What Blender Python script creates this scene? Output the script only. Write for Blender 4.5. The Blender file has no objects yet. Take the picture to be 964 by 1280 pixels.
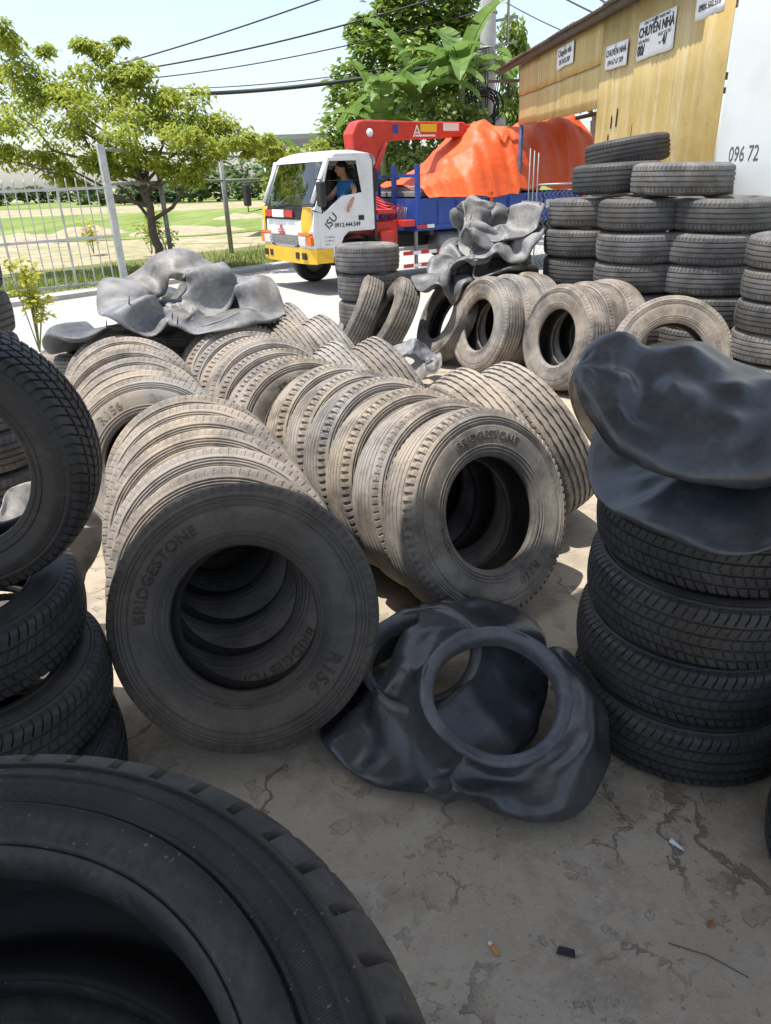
import bpy, bmesh, math, random
import numpy as np
from mathutils import Vector, Matrix, noise
random.seed(7)
R_ = math.radians
PI = math.pi
SC = bpy.context.scene
COL = SC.collection

# ------------------------------------------------------------------ camera
PITCH, ROLL, EYE = R_(25.2), R_(2.2), 1.65
cam = bpy.data.cameras.new('camera'); camo = bpy.data.objects.new('camera', cam); COL.objects.link(camo)
_f = Vector((0, math.cos(PITCH), -math.sin(PITCH))); _r0 = Vector((1, 0, 0)); _u0 = Vector((0, math.sin(PITCH), math.cos(PITCH)))
_r = _r0 * math.cos(ROLL) - _u0 * math.sin(ROLL); _u = _u0 * math.cos(ROLL) + _r0 * math.sin(ROLL)
camo.matrix_world = Matrix(((_r.x, _u.x, -_f.x, 0), (_r.y, _u.y, -_f.y, 0), (_r.z, _u.z, -_f.z, EYE), (0, 0, 0, 1)))
cam.sensor_fit = 'VERTICAL'; cam.sensor_height = 24.0; cam.lens = 24.0 * 888 / 1280
cam.clip_start = .02; cam.clip_end = 3000
SC.camera = camo
# ------------------------------------------------------------------ world, sun, exposure
SUN_EL, SUN_AZ = R_(74), R_(-100)          # azimuth measured from +Y towards +X
W = bpy.data.worlds.new('World'); SC.world = W; W.use_nodes = True
nt = W.node_tree; bg = nt.nodes['Background']
sky = nt.nodes.new('ShaderNodeTexSky'); sky.sky_type = 'NISHITA'; sky.sun_disc = False
sky.sun_elevation = SUN_EL; sky.sun_rotation = SUN_AZ; sky.air_density = 1.0; sky.dust_density = 1.6; sky.ozone_density = 1.0
hs = nt.nodes.new('ShaderNodeHueSaturation'); hs.inputs['Saturation'].default_value = .72
nt.links.new(sky.outputs[0], hs.inputs['Color']); nt.links.new(hs.outputs[0], bg.inputs[0]); bg.inputs[1].default_value = .115
sl = bpy.data.lights.new('sun', 'SUN'); sl.energy = 3.0; sl.angle = R_(.55); sl.color = (1, .96, .90)
so = bpy.data.objects.new('sun', sl); COL.objects.link(so); so.location = (0, 0, 30)
_sd = Vector((math.sin(SUN_AZ) * math.cos(SUN_EL), math.cos(SUN_AZ) * math.cos(SUN_EL), math.sin(SUN_EL)))
so.rotation_euler = _sd.to_track_quat('Z', 'Y').to_euler()
SC.view_settings.view_transform = 'Standard'; SC.view_settings.look = 'None'
SC.view_settings.exposure = 1.1; SC.view_settings.gamma = 1.0
SC.render.engine = 'CYCLES'
SC.cycles.max_bounces = 6; SC.cycles.diffuse_bounces = 3; SC.cycles.glossy_bounces = 3; SC.cycles.transparent_max_bounces = 12
SC.cycles.use_denoising = True

# ------------------------------------------------------------------ materials
class MAT:
    """small wrapper that makes node materials quickly"""
    def __init__(s, name, rough=.6, metal=0., spec=.5):
        s.m = bpy.data.materials.new(name); s.m.use_nodes = True
        s.t = s.m.node_tree; s.b = s.t.nodes['Principled BSDF']
        s.b.inputs['Roughness'].default_value = rough; s.b.inputs['Metallic'].default_value = metal
        s.b.inputs['Specular IOR Level'].default_value = spec
        s._co = None
    def n(s, typ, **kw):
        nd = s.t.nodes.new(typ)
        for k, v in kw.items(): setattr(nd, k, v)
        return nd
    def l(s, a, b): s.t.links.new(a, b)
    def co(s):
        if not s._co: s._co = s.n('ShaderNodeTexCoord').outputs['Object']
        return s._co
    def mapped(s, scale=(1, 1, 1), rot=(0, 0, 0)):
        mp = s.n('ShaderNodeMapping'); mp.inputs['Scale'].default_value = scale; mp.inputs['Rotation'].default_value = rot
        s.l(s.co(), mp.inputs[0]); return mp.outputs[0]
    def noise(s, scale, detail=4, rough=.6, vec=None, dist=0.):
        nd = s.n('ShaderNodeTexNoise'); nd.inputs['Scale'].default_value = scale; nd.inputs['Detail'].default_value = detail
        nd.inputs['Roughness'].default_value = rough; nd.inputs['Distortion'].default_value = dist
        s.l(vec if vec else s.co(), nd.inputs['Vector']); return nd.outputs['Fac']
    def ramp(s, fac, stops):
        nd = s.n('ShaderNodeValToRGB'); el = nd.color_ramp.elements
        while len(el) < len(stops): el.new(.5)
        for e, (p, c) in zip(el, stops):
            e.position = p; e.color = (c, c, c, 1) if not isinstance(c, tuple) else (*c, 1)
        s.l(fac, nd.inputs[0]); return nd.outputs[0]
    def mix(s, fac, a, b, mode='MIX'):
        nd = s.n('ShaderNodeMix', data_type='RGBA', blend_type=mode)
        for sock, v in ((nd.inputs[0], fac), (nd.inputs[6], a), (nd.inputs[7], b)):
            if isinstance(v, (int, float)): sock.default_value = v
            elif isinstance(v, tuple): sock.default_value = (*v, 1)
            else: s.l(v, sock)
        return nd.outputs[2]
    def math(s, op, a, b=0., clamp=False):
        nd = s.n('ShaderNodeMath', operation=op); nd.use_clamp = clamp
        for sock, v in ((nd.inputs[0], a), (nd.inputs[1], b)):
            if isinstance(v, (int, float)): sock.default_value = v
            else: s.l(v, sock)
        return nd.outputs[0]
    def attr(s, name):
        nd = s.n('ShaderNodeAttribute'); nd.attribute_type = 'OBJECT'; nd.attribute_name = name; return nd.outputs['Fac']
    def col(s, v):
        if isinstance(v, tuple): s.b.inputs['Base Color'].default_value = (*v, 1)
        else: s.l(v, s.b.inputs['Base Color'])
        return s
    def rough(s, v): s.l(v, s.b.inputs['Roughness']); return s
    def bump(s, h, strength=.3, dist=.01):
        nd = s.n('ShaderNodeBump'); nd.inputs['Strength'].default_value = strength; nd.inputs['Distance'].default_value = dist
        s.l(h, nd.inputs['Height'])
        if s.b.inputs['Normal'].links: s.l(s.b.inputs['Normal'].links[0].from_socket, nd.inputs['Normal'])
        s.l(nd.outputs[0], s.b.inputs['Normal']); return s

M = {}
def plain(key, c, rough=.6, metal=0., var=.25, scale=8., bump=0., spec=.5, grime=None):
    m = MAT(key, rough, metal, spec)
    f = m.noise(scale, 5, .65)
    lo = tuple(x * (1 - var) for x in c); hi = tuple(min(1, x * (1 + var * .6)) for x in c)
    o = m.mix(m.ramp(f, [(.3, 0.), (.7, 1.)]), lo, hi)
    if grime:
        g = m.noise(scale * .6, 8, .75, dist=.6)
        o = m.mix(m.ramp(g, [(.5, 0.), (.68, grime[1])]), o, grime[0])
    m.col(o)
    if bump: m.bump(m.noise(scale * 12, 4), bump, .004)
    M[key] = m.m; return m

def rubber(key, dark, dustc, rough, bead=False, scuff=0., spec=.35, soft=1.):
    """dust amount comes from each object's own 'dust' value, so one tyre is paler than its neighbour"""
    m = MAT(key, rough, 0, spec)
    d = m.attr('dust'); sd = m.attr('seed')
    vec = m.n('ShaderNodeVectorMath', operation='ADD'); m.l(m.co(), vec.inputs[0])
    cx = m.n('ShaderNodeCombineXYZ'); m.l(sd, cx.inputs[0]); m.l(sd, cx.inputs[2]); m.l(cx.outputs[0], vec.inputs[1])
    v = vec.outputs[0]
    big = m.ramp(m.noise(5, 5, .65, v, .3), [(.32, .10), (.66, 1.25)])
    fin = m.ramp(m.noise(60, 6, .75, v), [(.3, .55), (.7, 1.15)])
    fac = m.math('MULTIPLY', m.math('MULTIPLY', big, fin), d, True)
    fac = m.math('ADD', fac, m.math('MULTIPLY', d, .28), True)
    if bead:  # shade inside the hubs painted in: pale dust colour fades out towards the bead
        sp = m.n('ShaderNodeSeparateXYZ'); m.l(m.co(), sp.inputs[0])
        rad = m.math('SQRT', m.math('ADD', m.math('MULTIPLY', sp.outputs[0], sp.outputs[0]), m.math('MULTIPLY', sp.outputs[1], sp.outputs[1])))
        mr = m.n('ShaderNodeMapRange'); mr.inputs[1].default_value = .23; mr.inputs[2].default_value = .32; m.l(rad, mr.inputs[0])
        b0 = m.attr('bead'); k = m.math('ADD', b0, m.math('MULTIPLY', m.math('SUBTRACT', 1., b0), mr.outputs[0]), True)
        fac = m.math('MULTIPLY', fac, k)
    o = m.mix(fac, dark, dustc)
    if scuff:
        w1 = m.noise(9, 8, .78, v, 1.4); w2 = m.noise(38, 5, .7, m.mapped((1, 5, 2), (.3, .5, .9)), .8); w3 = m.noise(30, 4, .7, m.mapped((5, 1, 2), (.7, .2, .1)), .6)
        sc = m.math('ADD', m.math('ADD', m.ramp(w1, [(.52, 0.), (.70, .55)]), m.ramp(w2, [(.60, 0.), (.72, .5)])), m.ramp(w3, [(.62, 0.), (.72, .45)]), True)
        o = m.mix(m.math('MULTIPLY', sc, scuff, True), o, dustc)
    tint = m.ramp(m.noise(2.2, 3, .5, v), [(.35, (.86, .9, .98)), (.65, (1.05, 1.0, .93))])
    m.col(m.mix(1., o, tint, 'MULTIPLY'))
    rr = m.math('ADD', m.math('MULTIPLY', fac, .35), rough, True); m.rough(rr)
    m.bump(m.noise(220, 3, .6, v), .25 * soft, .0015)
    m.bump(m.noise(26, 5, .6, v), .26, .004)
    M[key] = m.m; return m
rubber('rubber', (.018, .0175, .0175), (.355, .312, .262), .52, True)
rubber('rubber_grey', (.016, .0165, .018), (.27, .255, .235), .5, False, .22)
rubber('tube', (.016, .018, .022), (.36, .352, .335), .34, False, .3)
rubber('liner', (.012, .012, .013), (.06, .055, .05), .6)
rubber('tube_black', (.010, .0115, .0145), (.19, .20, .215), .23, False, .26, .6, .4)

m = rubber('tube_band', (.03, .032, .036), (.26, .265, .275), .34, False, .5)

# near corner tyre: dusty shoulder, clean black wall with fine radial ribs, rubbed bead ring
m = MAT('rubber_near', .5, 0, .35); sp_ = m.n('ShaderNodeSeparateXYZ'); m.l(m.co(), sp_.inputs[0])
rad = m.math('SQRT', m.math('ADD', m.math('MULTIPLY', sp_.outputs[0], sp_.outputs[0]), m.math('MULTIPLY', sp_.outputs[1], sp_.outputs[1])))
zone = m.ramp(m.math('MULTIPLY', rad, 2.), [(.49, .30), (.535, .34), (.555, .10), (.645, .07), (.66, .30), (.72, .38)])
blot = m.ramp(m.noise(11, 7, .75, None, .8), [(.35, .35), (.7, 1.25)]); fine = m.ramp(m.noise(120, 5, .7), [(.3, .6), (.7, 1.2)])
f_ = m.math('MULTIPLY', m.math('MULTIPLY', zone, blot), fine, True)
o_ = m.mix(m.math('MULTIPLY', f_, .72), (.012, .012, .0135), (.26, .245, .225))
o_ = m.mix(m.ramp(m.noise(5, 6, .7), [(.55, 0.), (.72, .14)]), o_, (.20, .15, .10))
o_ = m.mix(m.ramp(m.noise(190, 2, .5), [(.70, 0.), (.76, .5)]), o_, (.30, .29, .27))
m.col(o_)
at2 = m.math('ARCTAN2', sp_.outputs[1], sp_.outputs[0]); rib = m.math('SINE', m.math('MULTIPLY', at2, 900.))
inwall = m.ramp(m.math('MULTIPLY', rad, 2.), [(.56, 0.), (.565, 1.), (.635, 1.), (.64, 0.)])
m.bump(m.math('MULTIPLY', rib, inwall), .35, .0006); m.bump(m.noise(150, 4), .25, .0015); m.bump(m.noise(22, 5), .25, .004)
m.rough(m.ramp(m.noise(14, 5), [(.3, .40), (.7, .62)])); M['rubber_near'] = m.m
# ------------------------------------------------------------------ helpers
class MB:
    """collects shapes; build() links them as ONE mesh object"""
    def __init__(s): s.v = []; s.f = []; s.sm = []
    def add(s, vs, fs, smooth=False):
        o = len(s.v); s.v += [tuple(v) for v in vs]
        s.f += [tuple(i + o for i in f) for f in fs]; s.sm += [smooth] * len(fs); return s
    def box(s, c, d, rot=None, taper=None):
        hx, hy, hz = d[0] / 2, d[1] / 2, d[2] / 2; vs = []
        for z in (-1, 1):
            for x, y in ((-1, -1), (1, -1), (1, 1), (-1, 1)):
                k = taper if (taper and z > 0) else 1
                p = Vector((x * hx * k, y * hy * k, z * hz))
                if rot is not None: p = rot @ p
                vs.append(Vector(c) + p)
        return s.add(vs, [(3, 2, 1, 0), (4, 5, 6, 7), (0, 1, 5, 4), (1, 2, 6, 5), (2, 3, 7, 6), (3, 0, 4, 7)])
    def tube(s, pts, r, n=8, cap=True, smooth=True, closed=False):
        pts = [Vector(p) for p in pts]; N = len(pts)
        rad = r if hasattr(r, '__len__') else [r] * N
        vs = []; up = None
        for i, p in enumerate(pts):
            if closed: t = pts[(i + 1) % N] - pts[i - 1]
            else: t = pts[min(i + 1, N - 1)] - pts[max(i - 1, 0)]
            t = t.normalized() if t.length > 1e-9 else Vector((0, 0, 1))
            if up is None: up = t.orthogonal().normalized()
            up = (up - t * up.dot(t)); up = up.normalized() if up.length > 1e-6 else t.orthogonal().normalized()
            w = t.cross(up)
            for k in range(n):
                a = 2 * PI * k / n
                vs.append(p + (up * math.cos(a) + w * math.sin(a)) * rad[i])
        fs = []
        for i in range(N if closed else N - 1):
            j = (i + 1) % N
            for k in range(n): fs.append((i * n + k, i * n + (k + 1) % n, j * n + (k + 1) % n, j * n + k))
        if cap and not closed: fs += [tuple(range(n))[::-1], tuple((N - 1) * n + k for k in range(n))]
        return s.add(vs, fs, smooth)
    def lathe(s, prof, n=48, closed=True, mat=None, smooth=True):
        """prof: (radius, z) list, turned round Z"""
        vs = []; P = len(prof)
        for k in range(n):
            a = 2 * PI * k / n; ca, sa = math.cos(a), math.sin(a)
            for r, z in prof:
                p = Vector((r * ca, r * sa, z)); vs.append(mat @ p if mat else p)
        fs = []
        for k in range(n):
            k2 = (k + 1) % n
            for i in range(P if closed else P - 1):
                j = (i + 1) % P; fs.append((k * P + i, k2 * P + i, k2 * P + j, k * P + j))
        return s.add(vs, fs, smooth)
    def prism(s, poly, a, b, smooth=False):
        """poly: list of 3D points (planar), extruded by vector b-a"""
        d = Vector(b) - Vector(a); n = len(poly)
        vs = [Vector(p) for p in poly] + [Vector(p) + d for p in poly]
        fs = [tuple(range(n))[::-1], tuple(range(n, 2 * n))] + [(i, (i + 1) % n, n + (i + 1) % n, n + i) for i in range(n)]
        return s.add(vs, fs, smooth)
    def grid(s, rows, closed_u=False, closed_v=False, smooth=True):
        """rows: list of equally long point lists"""
        nu, nv = len(rows), len(rows[0]); vs = [p for r in rows for p in r]; fs = []
        for i in range(nu if closed_u else nu - 1):
            for j in range(nv if closed_v else nv - 1):
                a, b = i * nv + j, i * nv + (j + 1) % nv; c, d = ((i + 1) % nu) * nv + (j + 1) % nv, ((i + 1) % nu) * nv + j
                fs.append((a, b, c, d))
        return s.add(vs, fs, smooth)
    def mesh(s, name, mat=None):
        me = bpy.data.meshes.new(name); me.from_pydata(s.v, [], s.f)
        me.polygons.foreach_set('use_smooth', s.sm); me.update()
        if mat: me.materials.append(M[mat])
        return me
    def build(s, name, mat, parent=None, fix=False, **kw):
        me = s.mesh(name, mat)
        if fix:
            bm = bmesh.new(); bm.from_mesh(me); bmesh.ops.remove_doubles(bm, verts=bm.verts, dist=1e-5)
            bmesh.ops.recalc_face_normals(bm, faces=bm.faces); bm.to_mesh(me); bm.free()
        return obj(name, me, parent, **kw)

def obj(name, me, parent=None, loc=None, rot=None, bevel=0, subsurf=0, **props):
    o = bpy.data.objects.new(name, me); COL.objects.link(o)
    if parent: o.parent = parent
    if loc is not None: o.location = loc
    if rot is not None: o.rotation_euler = rot
    if subsurf: md = o.modifiers.new('subsurf', 'SUBSURF'); md.levels = md.render_levels = subsurf
    if bevel:
        md = o.modifiers.new('bevel', 'BEVEL'); md.width = bevel; md.segments = 2; md.limit_method = 'ANGLE'; md.angle_limit = R_(35)
    for k, v in props.items(): o[k] = v
    return o
def tag(o, label, cat, group=None):
    o['label'] = label; o['category'] = cat
    if group: o['group'] = group
    return o
def thing(name, label, cat, loc=(0, 0, 0), rot=(0, 0, 0), group=None):
    o = bpy.data.objects.new(name, None); COL.objects.link(o); o.empty_display_size = .1
    o.location = loc; o.rotation_euler = rot; return tag(o, label, cat, group)
def struct(o): o['kind'] = 'structure'; return o
def place(o, loc, axis, spin=0., up=None):
    """turn local Z to 'axis', with a spin round it"""
    z = Vector(axis).normalized(); ref = Vector((0, 0, 1)) if abs(z.z) < .93 else Vector((0, 1, 0))
    x = ref.cross(z).normalized(); y = z.cross(x)
    m = Matrix((x, y, z)).transposed() @ Matrix.Rotation(spin, 3, 'Z')
    o.location = loc; o.rotation_euler = m.to_euler()
    return o
def axis_of(yaw, el):
    yaw, el = R_(yaw), R_(el)
    return Vector((math.sin(yaw) * math.cos(el), -math.cos(yaw) * math.cos(el), math.sin(el)))
def text_mesh(s, size=1., outline=0., extrude=0., align='CENTER', spacing=1., offset=0.):
    cu = bpy.data.curves.new('lettering', 'FONT'); cu.body = s; cu.size = size; cu.align_x = align; cu.space_character = spacing
    cu.resolution_u = 3; cu.offset = offset
    if outline: cu.fill_mode = 'NONE'; cu.bevel_depth = outline; cu.bevel_resolution = 0
    else: cu.extrude = extrude
    o = bpy.data.objects.new('lettering', cu); COL.objects.link(o)
    dg = bpy.context.evaluated_depsgraph_get(); me = bpy.data.meshes.new_from_object(o.evaluated_get(dg))
    bpy.data.objects.remove(o); bpy.data.curves.remove(cu); return me
def spline(pts, n, closed=True):
    """Catmull-Rom through tuples of any length"""
    P = [np.array(p, float) for p in pts]; N = len(P); out = []
    segs = N if closed else N - 1
    for q in range(n):
        t = q / n * segs if closed else q / (n - 1) * segs
        i = min(int(t), segs - 1); f = t - i
        g = (lambda k: P[k % N]) if closed else (lambda k: P[max(0, min(N - 1, k))])
        a, b, c, d = g(i - 1), g(i), g(i + 1), g(i + 2)
        out.append(.5 * ((2 * b) + (c - a) * f + (2 * a - 5 * b + 4 * c - d) * f * f + (3 * b - a - 3 * c + d) * f ** 3))
    return out
ORD = ['first', 'second', 'third', 'fourth', 'fifth', 'sixth', 'seventh', 'eighth', 'ninth', 'tenth']
# ------------------------------------------------------------------ where a picture point lies at distance Y (used only to measure positions)
def at(px, py, Y):
    d = _f + _r * ((px - 482) / 888) + _u * ((640 - py) / 888)
    return Vector((0, 0, EYE)) + d * (Y / d.y)
def on(px, py, z=0.):
    d = _f + _r * ((px - 482) / 888) + _u * ((640 - py) / 888)
    return Vector((0, 0, EYE)) + d * ((z - EYE) / d.z)

# ------------------------------------------------------------------ ground, road, fields
m = MAT('yard_concrete', .92, spec=.25)
base = m.mix(m.ramp(m.noise(1.7, 6, .65), [(.3, 0.), (.7, 1.)]), (.365, .305, .225), (.445, .385, .30))
sc = m.noise(3.2, 9, .72)
base = m.mix(m.ramp(sc, [(.50, 0.), (.60, .5)]), base, (.215, .18, .135))          # damp, flaked patches
base = m.mix(m.ramp(m.noise(5.5, 8, .7), [(.56, 0.), (.68, .65)]), base, (.44, .41, .355))   # pale scuffs
grit = m.noise(95, 3, .6)
base = m.mix(m.ramp(grit, [(.58, 0.), (.70, .6)]), base, (.48, .43, .35))
base = m.mix(m.ramp(m.noise(140, 2, .5), [(.66, 0.), (.74, .6)]), base, (.10, .085, .065))
# cracks: warped cell borders of two sizes, broken up and chipped along their edges
def warped(freq, amt, scale):
    wv = m.n('ShaderNodeVectorMath', operation='ADD'); nz = m.n('ShaderNodeTexNoise'); nz.inputs['Scale'].default_value = freq; nz.inputs['Detail'].default_value = 8; nz.inputs['Roughness'].default_value = .65
    m.l(m.co(), nz.inputs['Vector']); scl = m.n('ShaderNodeVectorMath', operation='SCALE'); scl.inputs['Scale'].default_value = amt
    m.l(nz.outputs['Color'], scl.inputs[0]); m.l(m.co(), wv.inputs[0]); m.l(scl.outputs[0], wv.inputs[1])
    vo = m.n('ShaderNodeTexVoronoi', feature='DISTANCE_TO_EDGE'); vo.inputs['Scale'].default_value = scale; m.l(wv.outputs[0], vo.inputs['Vector']); return vo.outputs['Distance']
chip = m.ramp(m.noise(16, 6, .7), [(.45, 0.), (.75, .030)])
d1 = m.math('SUBTRACT', warped(3.5, .42, 2.1), m.math('MULTIPLY', chip, 1.)); d2 = m.math('SUBTRACT', warped(6., .22, 4.6), m.math('MULTIPLY', chip, .8))
g1 = m.ramp(m.noise(1.7, 3, .6), [(.45, 0.), (.55, 1.)]); g2 = m.ramp(m.noise(2.3, 4, .6), [(.55, 0.), (.63, .9)])
c1 = m.math('MULTIPLY', m.ramp(d1, [(.0, 1.), (.006, .7), (.016, 0.)]), g1, True); c2 = m.math('MULTIPLY', m.ramp(d2, [(.0, .9), (.006, .4), (.012, 0.)]), g2, True)
cf = m.math('MAXIMUM', c1, c2)
# flaked spots where the skin of the concrete has come off
fl = m.ramp(m.noise(8.5, 7, .62, None, .25), [(.60, 0.), (.615, 1.)])
base = m.mix(m.math('MULTIPLY', fl, .22), base, (.20, .165, .12))
base = m.mix(m.ramp(m.noise(22, 6, .7), [(.55, 0.), (.68, .45)]), base, (.26, .225, .175))
m.col(m.mix(cf, base, (.24, .195, .14))); M['yard'] = m.m
hh = m.math('SUBTRACT', m.math('ADD', m.math('MULTIPLY', sc, .7), m.math('MULTIPLY', grit, .22)), m.math('ADD', m.math('MULTIPLY', cf, .8), m.math('MULTIPLY', fl, .45)))
m.bump(m.noise(240, 3), .3, .002); m.bump(hh, .75, .012)

m = MAT('road_concrete', .9, spec=.3)
c = m.mix(m.ramp(m.noise(.9, 6, .65), [(.3, 0.), (.7, 1.)]), (.36, .35, .325), (.44, .425, .40))
c = m.mix(m.ramp(m.noise(6, 7, .75), [(.55, 0.), (.7, .5)]), c, (.28, .265, .235))
m.col(c).bump(m.noise(40, 4), .3, .01); M['road'] = m.m
m = MAT('field', .95, spec=.2)
c = m.mix(m.ramp(m.noise(.22, 7, .7), [(.35, 0.), (.65, 1.)]), (.34, .28, .18), (.46, .40, .28))
c = m.mix(m.ramp(m.noise(1.6, 6, .7), [(.46, 0.), (.62, .75)]), c, (.17, .20, .06))
m.col(c).bump(m.noise(3, 6), .6, .1); M['field'] = m.m
m = MAT('paddy', .9, spec=.2)
c = m.mix(m.ramp(m.noise(.5, 6, .7, m.mapped((1, .25, 1))), [(.35, 0.), (.65, 1.)]), (.13, .20, .04), (.27, .32, .10))
m.col(c).bump(m.noise(9, 5), .8, .1); M['paddy'] = m.m
m = MAT('verge_soil', .95, spec=.2)
c = m.mix(m.ramp(m.noise(1.1, 7, .7), [(.35, 0.), (.62, 1.)]), (.10, .15, .03), (.20, .19, .085))
m.col(c).bump(m.noise(12, 5), .7, .05); M['verge'] = m.m

def sheet(name, pts, z, mat):
    b = MB().add([(x, y, z) for x, y in pts], [tuple(range(len(pts)))]); return struct(b.build(name, mat))
RD = Vector((.677, .736)); RN = Vector((-.736, .677))        # along the verge, and away from the yard
V0 = Vector((-4.70, 13.83))
def rp(a, n): p = V0 + RD * a + RN * n; return (p.x, p.y)
sheet('ground', [(-1500, -200), (1500, -200), (1500, 2500), (-1500, 2500)], -.03, 'field')
sheet('yard', [(-14, -8), (14, -8), (14, 40), rp(45, -8.6), rp(-30, -8.6)], 0, 'yard')
sheet('road', [rp(-40, -8.62), rp(90, -8.62), rp(90, -.75), rp(-40, -.75)], .004, 'road')
kb = MB()
for i in range(60):
    a0 = -32 + i * 1.2
    k = MB(); p = [rp(a0 + .01, -.75), rp(a0 + 1.19, -.75), rp(a0 + 1.19, -.57), rp(a0 + .01, -.57)]
    if 8 <= i < 44:
        if not kb.v: kerb = kb.build('kerb', 'road'); struct(kerb); kb.v = [1]
        k.prism([(x, y, -.02) for x, y in p], (0, 0, 0), (0, 0, .10)).build('kerb_stone', 'road', kerb)
sheet('pavement', [rp(-30, -.57), rp(60, -.57), rp(60, .05), rp(-30, .05)], .045, 'road')
sheet('verge', [rp(-30, .05), rp(60, .05), rp(60, 4.2), rp(-30, 4.2)], .03, 'verge')
sheet('paddy', [(-70, 30), (-9, 27), (-6, 27.5), (2, 36), (6, 58), (-80, 50)], -.012, 'paddy')
sheet('far_paddy', [(-160, 84), (40, 76), (50, 130), (-200, 135)], -.014, 'paddy')

# ------------------------------------------------------------------ the open roof the camera stands under (out of frame, shades the foreground)
m = plain('roof_metal', (.30, .31, .32), .5, .2, .25, 2.)
plain('post_steel', (.10, .12, .15), .5, .4)
E1, E2 = Vector((-1.02, 2.0)), Vector((-.17, 2.40)); ED = (E2 - E1).normalized(); EN = Vector((ED.y, -ED.x)); EM = (E1 + E2) / 2
roof = thing('shed_roof', 'corrugated metal shed roof over the yard, above and behind the viewer', 'roof', (EM.x, EM.y, 0))
RZ = 2.9
for i in range(6):
    w = 1.02; a0 = -3.6 + i * w; rows = []
    for k in range(29):
        a = a0 + w * 1.02 * k / 28; zz = RZ + .012 * math.sin(a * 2 * PI / .076 * .5) + (.006 if i % 2 else 0)
        p = ED * a; q = ED * a + EN * 2.6
        rows.append([(p.x, p.y, zz), (q.x, q.y, zz + .28)])
    MB().grid(rows).build('roof_sheet', 'roof_metal', roof)
for a in (-3.4, 2.2):
    p = ED * a + EN * 2.4; MB().tube([(p.x, p.y, 0), (p.x, p.y, RZ + .25)], .04, 10).build('post', 'post_steel', roof)
for n_ in (.3, 2.4):
    p, q = ED * -3.5 + EN * n_, ED * 2.4 + EN * n_; zz = RZ - .05 + .28 * n_ / 2.6
    MB().tube([(p.x, p.y, zz), (q.x, q.y, zz)], .03, 8).build('rafter', 'post_steel', roof)
# ------------------------------------------------------------------ tyres (local axis = Z)
def side_profile(R, W, Rb, ridges):
    h = W / 2
    kr = [Rb + .006, Rb + .020, Rb + .045, (R + Rb) / 2, R - .065, R - .035, R - .016, R - .006]
    kz = [.80 * h, .87 * h, .93 * h, 1.0 * h, .985 * h, .93 * h, .87 * h, .80 * h]
    def sw(r):
        z = float(np.interp(r, kr, kz))
        # smooth the kinks a little
        z = .5 * z + .25 * float(np.interp(r - .008, kr, kz)) + .25 * float(np.interp(r + .008, kr, kz))
        for rc, wd, ht in ridges:
            d = abs(r - rc)
            if d < wd: z += ht
            elif d < wd + .0009: z += ht * (1 - (d - wd) / .0009)
        return z
    rs = set(np.linspace(R - .036, Rb + .006, 32).tolist())
    for rc, wd, ht in ridges:
        for d in (-wd - .0009, -wd, wd, wd + .0009):
            if Rb + .006 < rc + d < R - .036: rs.add(rc + d)
    return sw, sorted(rs, reverse=True)

def casing_mesh(R, W, Rb, ridges, n=112):
    sw, rs = side_profile(R, W, Rb, ridges); h = W / 2
    top = [(r, sw(r)) for r in rs]
    bead = [(Rb + .002, .77 * h), (Rb, .72 * h), (Rb, .58 * h), (Rb + .006, .54 * h), (Rb + .03, .60 * h)]
    inner = [((R + Rb) / 2, .86 * h), (R - .05, .80 * h), (R - .028, .55 * h), (R - .026, 0)]
    prof = [(R - .030, .62 * h), (R - .032, .90 * h)] + top + bead + inner
    full = prof + [(r, -z) for r, z in prof[::-1][1:]]
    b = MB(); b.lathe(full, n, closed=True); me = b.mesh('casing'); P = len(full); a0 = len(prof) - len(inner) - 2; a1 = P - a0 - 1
    me['inner'] = 1; me.polygons.foreach_set('material_index', [1 if a0 <= (i % P) <= a1 else 0 for i in range(len(me.polygons))]); return me, sw

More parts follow.
